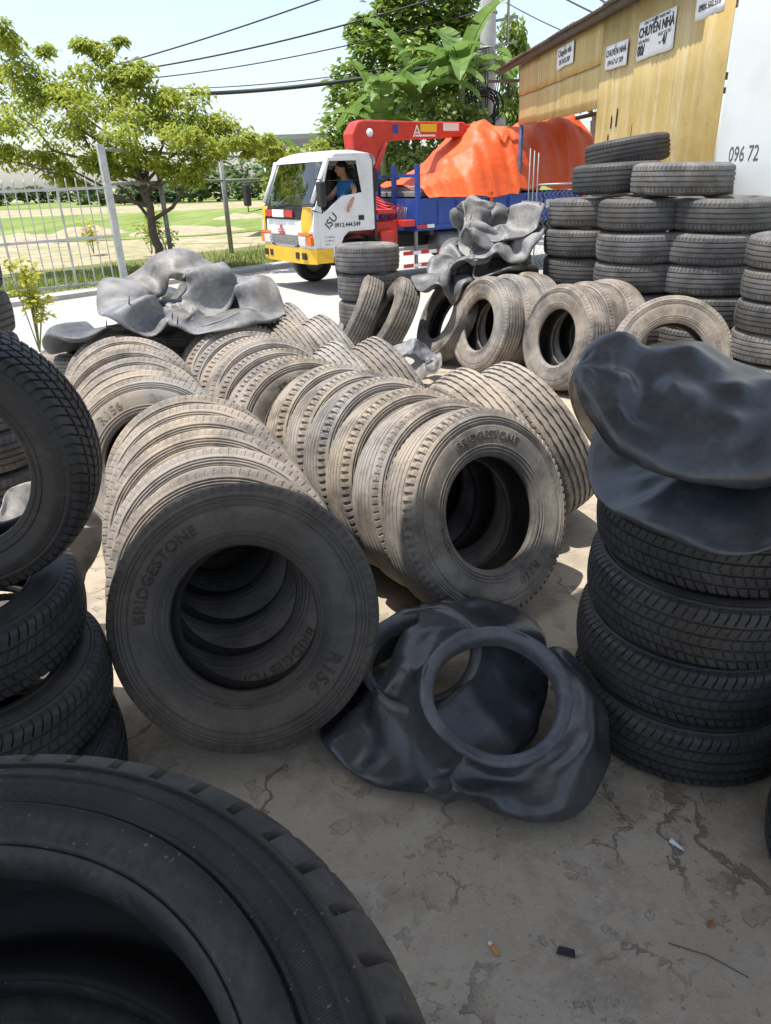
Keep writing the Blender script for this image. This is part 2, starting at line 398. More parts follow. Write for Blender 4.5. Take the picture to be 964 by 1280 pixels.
def tread_mesh(R, W, N, grooves, slots, crown=.010, zig=0., shear=0., fr=(0, .03, .36, .39, .70), extra=None):
    """grooves: (z, half width, depth); slots: (z0, z1, depth) cut across for the part of each pitch between fr[1] and fr[2]"""
    h = W / 2; wt = .845 * h
    rows = {}                                    # z -> groove depth
    def put(z, d): rows[round(z, 5)] = d
    for z in np.linspace(-wt, wt, 19): put(z, 0.)
    e = .0012
    for zc, hw, dp in grooves:
        for z in [k for k in rows if abs(k - zc) < hw + 2 * e]: del rows[z]
    for z0, z1, dp in slots:
        for z in (z0, z1):
            for d in (-e, e):
                if abs(z + d) < wt: put(z + d, 0.)
    for zc, hw, dp in grooves:
        for z in [k for k in rows if abs(k - zc) < hw + 2 * e]: del rows[z]
        put(zc - hw - e, 0.); put(zc - hw, dp); put(zc + hw, dp); put(zc + hw + e, 0.)
    zs = sorted(rows)
    prof = []                                    # z, radius, groove depth, gid
    for z in zs:
        t = abs(z) / wt
        prof.append((z, R - crown * t * t - .006 * max(0, (t - .88) / .12) ** 2, rows[z]))
    out = []; cols = []
    for k in range(N):
        for q, f in enumerate(fr): cols.append(((k + f) / N, q in (1, 2), k))
    for z, r, g in prof:
        ring = []
        for f, inslot, k in cols:
            d = g
            if inslot:
                for z0, z1, dp in slots:
                    if z0 <= z <= z1: d = max(d, dp)
            a = 2 * PI * (f + shear * (abs(z) / wt) / N)
            zz = z
            if zig and abs(z) < wt * .8: zz += zig * (1 if k % 2 else -1)
            ring.append(((r - d) * math.cos(a), (r - d) * math.sin(a), zz))
        out.append(ring)
    # shoulder walls with the slots running out through them
    for s in (-1, 1):
        base = out[-1] if s > 0 else out[0]
        lip = []
        for i, (f, inslot, k) in enumerate(cols):
            d = 0.
            if inslot:
                for z0, z1, dp in slots:
                    if (s > 0 and z1 >= wt) or (s < 0 and z0 <= -wt): d = max(d, dp)
            a = 2 * PI * (f + shear / N); rr = R - crown - .030
            lip.append((rr * math.cos(a), rr * math.sin(a), s * (wt + .0085 - d * .55)))
        if s > 0: out.append(lip)
        else: out.insert(0, lip)
    b = MB(); b.grid(out, closed_v=True, smooth=False); me = b.mesh('tread')
    bm = bmesh.new(); bm.from_mesh(me); bmesh.ops.recalc_face_normals(bm, faces=bm.faces); bm.to_mesh(me); bm.free()
    return me

def arc_text(s, size, r, ang, sw, outline=.0011, spacing=1.0, thick=.0016):
    """raised letters bent round the sidewall; ang = middle of the word, clockwise reading, degrees from local +Y"""
    me = text_mesh(s, size, outline=outline, spacing=spacing)
    for v in me.vertices:
        rr = r + v.co.y; a = R_(90 - ang) - v.co.x / r
        v.co = Vector((rr * math.cos(a), rr * math.sin(a), sw(rr) + .0006 + v.co.z * .9))
    return me
def join(mes, name):
    b = MB()
    for me in mes:
        b.add([tuple(v.co) for v in me.vertices], [tuple(p.vertices) for p in me.polygons]); bpy.data.meshes.remove(me)
    return b.mesh(name)

KIND = {}
def kind(key, R, W, Rb, ridges, N, grooves, slots, letters=None, mat='rubber', **kw):
    cas, sw = casing_mesh(R, W, Rb, ridges)
    trd = tread_mesh(R, W, N, grooves, slots, **kw)
    parts = [('casing', cas), ('tread', trd)]
    for a in (letters or ()): parts.append(('lettering', arc_text(*a[:4], sw, *a[4:])))
    for n, me in parts: me.materials.append(M[mat])
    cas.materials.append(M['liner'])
    KIND[key] = dict(parts=parts, R=R, W=W)

TR, TW, TB = .42, .202, .222
ridgeT = [(TR - .042, .0025, .0035), (TR - .052, .0025, .0032), (TR - .063, .002, .0028), (TR - .074, .0015, -.0030), (TB + .046, .0012, .0022), (TB + .033, .0018, .0030), (TB + .018, .004, .0040)]
h = TW / 2
gr4 = [(z * h, .0022, .005) for z in (-.60, -.36, -.12, .12, .36, .60)]
kind('rib', TR, TW, TB, ridgeT, 84, gr4, [(.79 * h, h, .006), (-h, -.79 * h, .006)],
     [('BRIDGESTONE', .047, TR - .128, -56, .0017, 1.10), ('R156', .058, TR - .137, 128, .0020, 1.1),
      ('MULTI TRANS', .018, TR - .160, 190, .0009, 1.05)],
     fr=(0, .05, .32, .37, .65))
kind('lug', TR, TW, TB, ridgeT, 80, gr4, [(.66 * h, h, .012), (-h, -.66 * h, .012)],
     [('BRIDGESTONE', .045, TR - .128, 8, .0017, 1.06), ('R210', .050, TR - .137, 158, .0020, 1.1),
      ('MULTI TRANS', .016, TR - .165, 262, .0009, 1.05)], fr=(0, .04, .44, .48, .75))
kind('stripe', TR, .215, TB, ridgeT, 80, [(z * .1075, .0060, .011) for z in (-.56, -.28, 0, .28, .56)], [(.78 * .1075, .2, .004), (-.2, -.78 * .1075, .004)], zig=.0012, fr=(0, .1, .3, .4, .7))
CR, CW, CB = .35, .205, .212
ridgeC = [(CR - .030, .003, .0016), (CR - .045, .002, -.0012), (CB + .030, .003, .002), (CB + .014, .003, .002)]
hc = CW / 2
kind('car', CR, CW, CB, ridgeC, 70, [(z * hc, .0040, .008) for z in (-.46, -.15, .15, .46)], [(.52 * hc, h, .004), (-h, -.52 * hc, .004)], mat='rubber_grey', fr=(0, .08, .20, .28, .7), shear=.5)
kind('suv', CR, CW, CB, ridgeC, 84, [(z * hc, .0038, .008) for z in (-.5, -.17, .17, .5)],
     [(.54 * hc, h, .007), (-h, -.54 * hc, .007), (-.47 * hc, -.20 * hc, .004), (.20 * hc, .47 * hc, .004), (-.12 * hc, .12 * hc, .003)],
     mat='rubber_grey', fr=(0, .05, .20, .25, .62), shear=1.5)
NR, NW, NB = .36, .215, .245
ridgeN = [(NR - .030, .0025, .0035), (NR - .037, .002, .0022), (NB + .040, .0015, .0025), (NB + .022, .013, .0065), (NB + .004, .003, .003), (NR - .052, .0012, .0014)]
hn = NW / 2
kind('near', NR, NW, NB, ridgeN, 52, [(z * hn, .0045, .008) for z in (-.48, -.16, .16, .48)],
     [(.52 * hn, h * 2, .015), (-h * 2, -.52 * hn, .015), (-.44 * hn, -.2 * hn, .005), (.2 * hn, .44 * hn, .005)],
     mat='rubber_near', fr=(0, .03, .20, .24, .6), shear=.9)

def tyre(key, loc, axis, label, group, dust, spin=None, bead=1., scale=1.):
    k = KIND[key]
    t = thing('tyre', label, 'tyre', group=group)
    place(t, loc, axis, random.uniform(0, 6.28) if spin is None else R_(spin))
    if isinstance(scale, tuple): t.scale = scale
    elif scale != 1.: t.scale = (scale,) * 3
    sc_ = scale if isinstance(scale, tuple) else (scale,) * 3
    t['radius'] = k['R'] * sc_[0]; t['width'] = k['W'] * sc_[2]
    sd = random.uniform(0, 50)
    for n, me in k['parts']:
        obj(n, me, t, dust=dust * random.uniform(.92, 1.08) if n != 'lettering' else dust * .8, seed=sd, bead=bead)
    return t
def stand(key, el):
    k = KIND[key]; e = abs(R_(el)); h = k['W'] / 2
    return max(r * math.cos(e) + z * math.sin(e) for r, z in ((k['R'], h * .8), (k['R'] - .03, h * .93), (k['R'] - .08, h)))

def row(key, a, b, n, label_of, group, dust, spin0=None, lift=0.):
    """a, b = (x, y, yaw, el) of the front and back tyre"""
    for i in range(n):
        t = i / (n - 1); x, y, yaw, el = [p + (q - p) * t for p, q in zip(a, b)]
        el += random.uniform(-1., 1.) * (i > 0); yaw += random.uniform(-1.8, 1.8) * (i > 0)
        kk = key if i == 0 or key == 'rib' or random.random() < .75 else 'rib'; sc = 1. if i == 0 else random.uniform(.965, 1.0)
        d = dust[0] if (i == 0 and isinstance(dust, tuple)) else (dust[1] if isinstance(dust, tuple) else dust)
        tyre(kk, (x + random.uniform(-.012, .012) * (i > 0), y, stand(key, el) * sc + lift), axis_of(yaw, el), label_of(i, n), group, d * random.uniform(.72, 1.12),
             spin0 if i == 0 and spin0 is not None else None, bead=.55 if i == 0 else .12, scale=sc)  # bead sets the painted hub shade, darker behind the front tyre

G1 = 'truck tyres leaning in rows'
def L1(i, n):
    if i == 0: return 'front tyre of the nearest left row, dark face with outlined lettering in shade'
    if i == n - 1: return 'hindmost dusty truck tyre of the nearest left row'
    return f'dusty truck tyre, {ORD[i]} from the front in the nearest left row'
row('rib', (-.452, 1.905, 5, 27), (-.850, 3.02, 6, 24), 7, L1, G1, (.30, .96), 0)
def L2(i, n):
    if i == 0: return 'front tyre of the back left row, half hidden by the nearest left row'
    if i == n - 1: return 'hindmost tyre of the back left row, under the pale crumpled tubes'
    return f'dusty truck tyre, {ORD[i]} from the front in the back left row'
row('rib', (-1.13, 3.32, 9, 27), (-1.70, 4.68, 8, 23), 9, L2, G1, .95)
def L3(i, n):
    if i == 0: return 'front tyre of the middle row, grey face with raised lettering, near the pale tubes'
    if i == n - 1: return 'hindmost tyre of the middle row, touching the pale tubes'
    return f'dusty truck tyre, {ORD[i]} from the front in the middle row'
row('lug', (-.391, 3.56, 28, 22), (-.978, 4.80, 28, 20), 8, L3, G1, .94)
def L4(i, n):
    if i == 0: return 'large truck tyre at the front of the right row with outlined lettering, half in shade'
    if i == n - 1: return 'hindmost dusty truck tyre of the right row'
    return f'dusty truck tyre, {ORD[i]} from the front in the right row'
row('lug', (.372, 2.563, 35, 20), (-.214, 3.47, 35, 20), 6, L4, G1, (.74, .96), 0)

# pairs of smooth worn tyres that show their striped treads
G2 = 'worn truck tyres showing striped treads'
sp = [(.63, 3.36, 'behind the large lettered front tyre'), (-.02, 4.09, 'mid yard behind the right row'),
      (-.39, 4.92, 'below the two leaning brown tyres'), (-.68, 5.52, 'farthest back by the pale tubes')]
for i, (x, y, w) in enumerate(sp):
    ax = axis_of(-68, -25); hx = Vector((ax.x, ax.y, 0)).normalized()
    for j in range(2):
        p = Vector((x, y, 0)) + hx * .119 * (1 - 2 * j); p.z = stand('stripe', 25)
        tyre('stripe', p, ax, f'striped truck tyre {w}, {["left", "right"][j]} of its pair', G2, random.uniform(.78, .95))
# two brown tyres leaning against the stack of three
G3 = 'truck tyres standing at the back of the yard'
tyre('stripe', (-.20, 7.25, .40), axis_of(-84, 28), 'brown ribbed tyre leaning right in front of the small stack, left of two', G3, .52)
tyre('stripe', (.12, 6.98, .40), axis_of(-82, 30), 'brown ribbed tyre leaning right in front of the small stack, right of two', G3, .48)
# standing tyres facing left in front of the car tyre stacks
def facing(x, y, yaw, el, n, step, name, dust):
    ax = axis_of(yaw, el); hx = Vector((ax.x, ax.y, 0)).normalized()
    for i in range(n):
        p = Vector((x, y, stand('rib', el))) - hx * step * i
        lab = f'dusty truck tyre facing left, front of the {name}' if i == 0 else f'dusty truck tyre, {ORD[i]} of the {name}'
        tyre('rib' if i else 'stripe', p, ax, lab, G3, dust * random.uniform(.9, 1.08))
facing(.955, 6.40, -64, 13, 3, .215, 'three beside the silvery tubes', .72)
facing(1.49, 5.76, -64, 11, 3, .205, 'three before the tall stacks', .72)
tyre('rib', (.66, 6.95, .40), axis_of(-72, 27), 'dusty tyre seen edge on, tucked under the silvery tubes', G3, .62)
tyre('rib', (2.08, 5.06, stand('rib', 22)), axis_of(-10, 22), 'single dusty truck tyre leaning back below the stacks of car tyres', G3, .78)
tyre('stripe', (1.36, 3.72, stand('stripe', 25)), axis_of(-68, -25), 'dusty truck tyre mostly hidden behind the folded black tube', G3, .75)

for i in range(4):
    for k, (x, y) in enumerate(((-1.30, 5.42), (-2.06, 5.28))):
        if i < 4 - k: tyre('rib', (x, y, TW * (i + .5)), (0, 0, 1), f'truck tyre lying under the pale tubes, {ORD[i]} from the ground, {["right", "left"][k]} pile', 'lying truck tyres under the left tubes', .6)
# stacks of lying car tyres
def stack(key, x, y, n, label_of, group, dust, jit=.015, z0=0., dx=0., dy=0., scale=1., tilt=1.2):
    w = KIND[key]['W'] * (scale[2] if isinstance(scale, tuple) else scale)
    for i in range(n):
        ax = Vector((R_(random.uniform(-tilt, tilt)), R_(random.uniform(-tilt, tilt)), 1))
        tyre(key, (x + dx * i + random.uniform(-jit, jit), y + dy * i + random.uniform(-jit, jit), z0 + w * (i + .5)), ax,
             label_of(i), group, dust * random.uniform(.75, 1.2), scale=scale)
def LS(nm, n):
    def f(i):
        if i == n - 1: return f'grey car tyre lying on top of the {nm}'
        return f'grey car tyre, {ORD[n - 1 - i]} from the top of the {nm}'
    return f
G4 = 'car tyres in stacks'
BIG = (1.1, 1.1, 1.16); BW = CW * 1.16
stack('car', 1.943, 6.90, 6, LS('tall stack beside the wire mesh', 6), G4, .42, scale=BIG)
stack('car', 2.233, 6.29, 6, LS('second tall stack from the wire mesh', 6), G4, .50, scale=BIG)
stack('car', 2.706, 5.98, 6, LS('third tall stack from the wire mesh', 6), G4, .55, scale=BIG)
stack('car', 2.80, 4.90, 6, LS('stack at the right border', 6), G4, .52)
stack('car', -.078, 7.55, 4, LS('small stack before the truck cab', 4), G4, .62, scale=(.93, .93, 1.30), jit=.008)
stack('car', 1.24, 7.30, 4, LS('low stack under the silvery tubes', 4), G4, .4)
stack('car', 2.72, 6.86, 7, LS('rear stack by the white panel', 7), G4, .5, jit=.006)
zt = 6 * BW
tyre('car', (2.44, 6.16, zt + BW / 2 + .012), (.03, .0, 1), 'pale topped car tyre bridging the second and third tall stacks', G4, .6, scale=BIG)
tyre('car', (2.115, 6.76, zt + BW / 2 + .03), (-.02, .02, 1), 'bluish car tyre bridging the two leftmost tall stacks', G4, .22, scale=BIG)
tyre('car', (2.40, 7.46, zt + BW * 1.5 + .0), (-.12, .05, 1), 'tilted black car tyre highest of all, before the ochre sheets', G4, .2, scale=BIG)
stack('car', 2.42, 7.52, 7, LS('hidden stack below the tilted tyre', 7), G4, .35, jit=.004)
tyre('car', (2.78, 6.84, 7 * CW + CW / 2 + .01), (.02, -.02, 1), 'grey car tyre lying high at the right under the handwritten number', G4, .55)

# near right stack
G5 = 'car tyres near the camera'
NRX, NRY = .955, 1.86
for i in range(4):
    ox, oy = [(-.005, -.015), (.0, .01), (.015, .0), (.035, .03)][i]
    nm = ['lowest', 'third from the top', 'second from the top', 'topmost'][i]
    tyre('suv', (NRX + ox, NRY + oy, CW * (i + .5)), (R_(random.uniform(-1, 1)), R_(random.uniform(-1, 1)), 1),
         f'black car tyre, {nm} in the near right stack' + (' under the black tubes' if i == 3 else ''), G5, [.12, .13, .11, .10][i])
for i in range(2): tyre('suv', (1.295 + .01 * i, 1.20, CW * (i + .5)), (0, 0, 1), f'black car tyre edge at the lower right border, {["lower", "upper"][i]} of two', G5, .12)
# near left stack with a tyre standing on it
for i in range(3):
    ox, oy = [(.065, -.10), (.05, -.05), (.0, .0)][i]
    nm = ['lowest', 'middle', 'topmost'][i]
    tyre('suv', (-1.235 + ox, 1.72 + oy, 1.1 * CW * (i + .5) + .01 * i), (R_(4), R_(-5.), 1),
         f'black car tyre, {nm} of three lying in the near left stack', G5, [.09, .13, .10][i], scale=(1, 1, 1.1))
tyre('suv', (-1.095, 1.72, 1.035), axis_of(3, 2), 'black tyre standing upright on the near left stack', G5, .05, spin=40)
# lying near tyre on its own stack
NS = 1.10
for i in range(5):
    nm = ['lowest', 'fourth from the top', 'third from the top', 'second from the top', ''][i]
    lab = 'very near dark tyre lying flat at the bottom left corner' if i == 4 else f'tyre {nm} of the stack under the very near corner tyre'
    tyre('near', (-.35 + [.0, -.02, .01, -.03, 0][i], .142 + [.0, .01, -.02, -.01, 0][i], NS * NW * (i + .5)), (.0, .0, 1), lab, G5, .10, spin=20, scale=NS)
# far left stack at the border
stack('car', -2.05, 3.45, 7, LS('stack at the left border', 7), G4, .4, dx=-.012)
# ------------------------------------------------------------------ deflated inner tubes
def crumple(p, seed, f1=5., a1=.02, f2=14., a2=.007):
    q = Vector(p) * f1 + Vector((seed * 7.3, seed * 3.1, seed)); s = Vector(p) * f2 + Vector((seed, seed * 5.7, 2))
    n1 = noise.noise(q); r1 = 1 - 2.2 * abs(noise.noise(q * 1.25 + Vector((9, 4, 1))))
    return a1 * (.8 * n1 + .7 * r1) + a2 * (1 - 2 * abs(noise.noise(s)))
def normals_push(rows, fn, cu, cv):
    """move every grid point along its own normal by fn(point, i, j)"""
    nu, nv = len(rows), len(rows[0]); A = np.array([[tuple(p) for p in r] for r in rows])
    du = (np.roll(A, -1, 0) - np.roll(A, 1, 0)); dv = (np.roll(A, -1, 1) - np.roll(A, 1, 1))
    if not cu: du[0] = A[1] - A[0]; du[-1] = A[-1] - A[-2]
    if not cv: dv[:, 0] = A[:, 1] - A[:, 0]; dv[:, -1] = A[:, -1] - A[:, -2]
    N = np.cross(du, dv); L = np.linalg.norm(N, axis=2, keepdims=True); N = N / np.maximum(L, 1e-9)
    for i in range(nu):
        for j in range(nv): A[i, j] += N[i, j] * fn(A[i, j], i, j)
    return [[tuple(A[i, j]) for j in range(nv)] for i in range(nu)]
def tube_thing(rows, cu, cv, label, dust, mat, group, base, valve=None, cap=False):
    t = thing('inner_tube', label, 'inner tube', base, group=group)
    b = MB(); B = Vector(base)
    b.grid([[Vector(p) - B for p in r] for r in rows], closed_u=cu, closed_v=cv)
    me = b.mesh('rubber_skin', mat)
    bm = bmesh.new(); bm.from_mesh(me)
    if cap: bmesh.ops.holes_fill(bm, edges=bm.edges)
    bmesh.ops.recalc_face_normals(bm, faces=bm.faces); bm.to_mesh(me); bm.free()
    for p in me.polygons: p.use_smooth = True
    obj('rubber_skin', me, t, subsurf=1, dust=dust, seed=random.uniform(0, 40))
    if valve:
        p, d = Vector(valve[0]) - B, Vector(valve[1]).normalized()
        MB().tube([p, p + d * .02, p + d * .021, p + d * .06], [.006, .006, .0035, .0035], 8).build('valve_stem', 'brass', t)
    return t
plain('stem_grey', (.12, .11, .10), .5, .3)
plain('brass', (.45, .36, .18), .35, .9)
# slack tubes that really fall: each one is dropped as cloth on what lies below it and keeps the shape it settles in
def disc_proxy(c, ax, R, W):
    z = Vector(ax).normalized(); x = z.orthogonal().normalized(); y = z.cross(x); c = Vector(c); b = MB(); n = 20
    ringp = lambda r, h: [c + (x * math.cos(2 * PI * i / n) + y * math.sin(2 * PI * i / n)) * r + z * h for i in range(n)]
    b.grid([ringp(.02, W / 2), ringp(R * .9, W / 2), ringp(R, W * .35), ringp(R, -W * .35), ringp(R * .9, -W / 2), ringp(.02, -W / 2)], closed_v=True)
    return b
PRES = .03
def drop_tubes(specs, proxies, frames, group, mat='tube', pin=None, normal=None, bend=.55, band=None, wr=1.):
    tmp = []
    def collide(me):
        o = bpy.data.objects.new('settling', me); COL.objects.link(o); o.modifiers.new('c', 'COLLISION'); o.collision.thickness_outer = .010; o.collision.cloth_friction = 40; tmp.append(o)
    pb = MB()
    for q in proxies: pb.add(q.v, q.f)
    pm = pb.mesh('settling'); bm = bmesh.new(); bm.from_mesh(pm); bmesh.ops.remove_doubles(bm, verts=bm.verts, dist=1e-4); bmesh.ops.holes_fill(bm, edges=bm.edges); bmesh.ops.recalc_face_normals(bm, faces=bm.faces)
    g_ = [bm.verts.new(p) for p in ((-6, -2, 0), (6, -2, 0), (6, 14, 0), (-6, 14, 0))]; bm.faces.new(g_); bm.to_mesh(pm); bm.free(); collide(pm)
    for loc, rot, R, r, sx, label, dust, seed in specs:
        NU, NV = 52, 18; rows = []; wob = (.3 if pin else 1.) if mat != 'tube' else 2.0
        for i in range(NU):
            a = 2 * PI * i / NU
            rows.append([((R + r * math.cos(v)) * math.cos(a) * sx, (R + r * math.cos(v)) * math.sin(a), r * .45 * math.sin(v) + wob * (.03 * math.sin(2 * a + seed) + .015 * math.sin(5 * a + 2 * seed))) for v in (2 * PI * j / NV for j in range(NV))])
        me = MB().grid(rows, closed_u=True, closed_v=True).mesh('rubber_skin')
        if normal:
            zz = Vector(normal[len(tmp) - 1]).normalized(); xx = Vector((1, 0, 0)); xx = (xx - zz * xx.dot(zz)).normalized(); B3 = Matrix((xx, zz.cross(xx), zz)).transposed().to_4x4(); me.transform(Matrix.Translation(loc) @ B3 @ Matrix.Rotation(R_(rot[2]), 4, 'Z'))
        else: me.transform(Matrix.Translation(loc) @ Matrix.Rotation(R_(rot[2]), 4, 'Z') @ Matrix.Rotation(R_(rot[1]), 4, 'Y') @ Matrix.Rotation(R_(rot[0]), 4, 'X'))
        o = bpy.data.objects.new('settling', me); COL.objects.link(o)
        md = o.modifiers.new('cloth', 'CLOTH'); s = md.settings; s.quality = 4; s.mass = .25; s.tension_stiffness = s.compression_stiffness = 22; s.shear_stiffness = 7; s.bending_stiffness = bend; s.air_damping = 4; s.use_pressure = True; s.uniform_pressure_force = PRES
        if pin:
            vg = o.vertex_groups.new(name='pin'); vg.add([i * NV + j for i in range(NU) for j in range(NV) if math.cos(2 * PI * j / NV) < pin], 1., 'REPLACE'); s.vertex_group_mass = 'pin'
        cs = md.collision_settings; cs.use_self_collision = True; cs.self_distance_min = .010; cs.distance_min = .010; cs.collision_quality = 2; cs.self_friction = 20
        md.point_cache.frame_start = 1; md.point_cache.frame_end = frames
        for f in range(1, frames + 1): SC.frame_set(f)
        ev = bpy.data.meshes.new_from_object(o.evaluated_get(bpy.context.evaluated_depsgraph_get())); bpy.data.objects.remove(o)
        cm = ev.copy(); collide(cm)
        nn = [v.normal.copy() for v in ev.vertices]
        for v, n_ in zip(ev.vertices, nn): v.co += n_ * crumple(v.co, seed, 7., .014 * wr, 20., .006 * wr)
        P = np.array([v.co for v in ev.vertices]); base = P.mean(axis=0); base[2] = P[:, 2].min()
        ev.transform(Matrix.Translation(-Vector(base))); ev.name = 'rubber_skin'; ev.materials.clear(); ev.materials.append(M[mat])
        for p in ev.polygons: p.use_smooth = True
        t = thing('inner_tube', label, 'inner tube', base, group=group); obj('rubber_skin', ev, t, subsurf=1, dust=dust, seed=random.uniform(0, 40))
        if band:
            zz = Vector(normal[len(tmp) - 2]).normalized(); xx = Vector((1, 0, 0)); xx = (xx - zz * xx.dot(zz)).normalized(); yy = zz.cross(xx); ri = R - r
            pr = [(ri - .003, -.034), (ri - .004, .010), (ri + .002, .022), (ri + band * .5, .028), (ri + band, .030), (ri + band + .003, .018)]
            rows = [[Vector(loc) - Vector(base) + (xx * math.cos(a) * sx * (1 + .02 * math.sin(2 * a + seed)) + yy * math.sin(a)) * q_ + zz * (h_ + .3 * (.03 * math.sin(2 * a + seed) + .015 * math.sin(5 * a + 2 * seed))) for a in (2 * PI * i / 72 for i in range(72))] for q_, h_ in pr]
            obj('collar_band', MB().grid(rows, closed_v=True).mesh('collar_band', 'tube_band'), t, subsurf=1, dust=.42, seed=seed)
        if mat != 'tube': continue
        k = int(np.argmax(P[:, 2] - .6 * P[:, 1])); p = Vector(P[k] - base); MB().tube([p - Vector((0, 0, .01)), p + Vector((.008, -.008, .015)), p + Vector((.012, -.010, .04))], [.005, .004, .003], 8).build('valve_stem', 'stem_grey', t)
    for o in tmp: bpy.data.objects.remove(o)
    SC.frame_set(1)
def tyre_proxies(test):
    out = []
    for o in COL.objects:
        if o.name.split('.')[0] == 'tyre' and o.type == 'EMPTY' and test(o.location):
            m_ = o.matrix_basis.to_3x3(); k = .42 if o.location.y < 6.9 and o.location.x < 1.6 else .35
            k = o.get('radius', .4); out.append(disc_proxy(o.location, m_.col[2], k, o.get('width', .2)))
    return out
drop_tubes([((-1.80, 5.02, 1.10), (6, -8, 10), .31, .15, 1.1, 'flattened grey inner tube hanging at the left of the pale heap', .30, 1.),
            ((-1.12, 5.12, 1.12), (8, 8, 60), .33, .17, 1.0, 'grey slack inner tube low in the middle of the left heap', .40, 2.2),
            ((-1.48, 5.16, 1.30), (20, -10, 25), .34, .16, .9, 'dark grey inner tube arched over the top of the left heap', .26, 3.7),
            ((-1.12, 4.98, 1.40), (26, 6, -10), .34, .15, 1.1, 'pale inner tube on the right side of the left heap', .58, 5.1),
            ((-1.42, 4.92, 1.50), (36, 6, 15), .30, .16, 1.1, 'cream grey inner tube with a gaping mouth, front of the left heap', .62, 6.6)],
           tyre_proxies(lambda p: -2.6 < p.x < -.3 and 3.3 < p.y < 6), 24, 'pale crumpled tubes on the left rows')
drop_tubes([((.70, 6.90, 1.0), (40, 20, 20), .30, .16, 1.0, 'silvery tube slumped down the left side of the back heap', .34, 6.3),
            ((1.10, 7.08, 1.12), (10, 6, 40), .36, .19, 1.05, 'silvery slack tube low in the back heap', .36, 7.7),
            ((.86, 7.02, 1.26), (30, -12, -20), .34, .18, 1.0, 'silvery tube with a round dark mouth, left in the back heap', .44, 8.2),
            ((1.30, 6.98, 1.40), (34, 8, 30), .34, .18, 1.05, 'tan grey crumpled tube on the right of the back heap', .66, 9.9),
            ((.92, 7.02, 1.48), (34, -8, -30), .33, .17, 1.0, 'silvery crumpled tube in the middle of the back heap', .38, 4.4),
            ((1.22, 7.10, 1.66), (14, 10, 70), .33, .17, .9, 'folded silvery tube topmost of the back heap by the wire mesh', .52, 11.)],
           tyre_proxies(lambda p: -.4 < p.x < 2.2 and 5.5 < p.y < 8), 24, 'silvery tubes heaped at the back of the yard')
drop_tubes([((.30, 6.22, .26), (62, 0, -12), .19, .085, 1.0, 'grey tube with a wide round opening by the brown tyres', .6, 3.)],
           tyre_proxies(lambda p: -.6 < p.x < 1.4 and 5.2 < p.y < 7.5), 14, 'silvery tubes heaped at the back of the yard')
drop_tubes([((-.98, 2.46, .50), (70, 10, 60), .13, .10, 1.0, 'pale sunlit tube scrap wedged beside the nearest left row', .95, 2.)],
           tyre_proxies(lambda p: p.x < -.2 and 1.5 < p.y < 4), 20, None)

# two black tubes on the concrete, each hung from its stiff inner collar and slack below it
drop_tubes([((.095, 1.90, .225), (0, 0, 20), .305, .140, 1.0, 'black slack inner tube half hidden behind the collared one', .20, 1.2),
            ((.305, 1.665, .255), (0, 0, 0), .318, .138, 1.05, 'black slack inner tube with a round collar, front of the pair on the concrete', .24, .4)],
           tyre_proxies(lambda p: p.y < 3.2 and -.9 < p.x < 1.6 and p.z < .7 and p.y > 1), 28, 'black tubes on the ground', 'tube_black', -.72, ((-.16, -.25, .95), (.10, -.46, .88)), .6, .034, .7)
# the tube draped over the near right stack, and the folded one on it
drop_tubes([((NRX + .0, NRY - .02, 1.03), (3, -4, 0), .235, .165, 1.0, 'black inner tube draped like a cap over the near right stack', .24, 4.)],
           tyre_proxies(lambda p: .5 < p.x < 1.5 and 1.4 < p.y < 2.3), 22, 'black tubes on the near right stack', 'tube_black', None, None, .6, None, .8)
def pouch(top, bot, thick, seed, label, dust, mat, group, nu=70, nt=16, ridges=()):
    """two-layered slack sheet between an upper (back) and a lower (front) edge, running from a pointed left end"""
    T = spline([tuple(at(*p)) for p in top], nu, False); B_ = spline([tuple(at(*p)) for p in bot], nu, False)
    n0 = np.array([0, -.35, 1.]); rows = []
    ts = [.5 - .5 * math.cos(PI * k / nt) for k in range(nt + 1)]
    for side, seq in ((1, ts), (-1, ts[::-1][1:-1])):
        for t in seq:
            lp = []
            for i in range(nu):
                u = i / (nu - 1); p = T[i] + (B_[i] - T[i]) * t
                h_ = thick * (4 * t * (1 - t)) ** .5 * min(1, (u * 5) ** .7) * (1 if side > 0 else -1.2)
                if side > 0:
                    for t0, sl, w, k in ridges:
                        d = abs(t - t0 - sl * (u - .5)); h_ += k * max(0, 1 - d / w) ** 1.6 * min(1, u * 4)
                lp.append(p + n0 * h_)
            rows.append(lp)
    rows = normals_push(rows, lambda p, i, j: crumple(p, seed, 3.4, .020, 9, .009), True, False)
    base = np.mean([p for r in rows for p in r], axis=0); base[2] = min(p[2] for r in rows for p in r)
    return tube_thing(rows, True, False, label, dust, mat, group, base, cap=True)
GP4 = 'black tubes on the near right stack'
pouch([(722, 464, 1.84), (736, 446, 1.94), (762, 432, 2.04), (800, 440, 2.06), (842, 431, 2.08), (885, 442, 2.06), (925, 466, 2.02), (975, 492, 1.98), (1050, 530, 1.94)],
      [(722, 468, 1.83), (740, 506, 1.77), (765, 545, 1.70), (800, 574, 1.64), (845, 594, 1.60), (900, 600, 1.58), (960, 594, 1.60), (1010, 586, 1.66), (1052, 560, 1.74)],
      .060, 31.4, 'folded black inner tube with a pointed corner, on top of the near right stack', .26, 'tube_black', GP4,
      ridges=((.30, .35, .07, .045), (.58, -.45, .06, .04), (.46, -.1, .05, -.03), (.80, .14, .05, -.03), (.70, .5, .04, .025)))
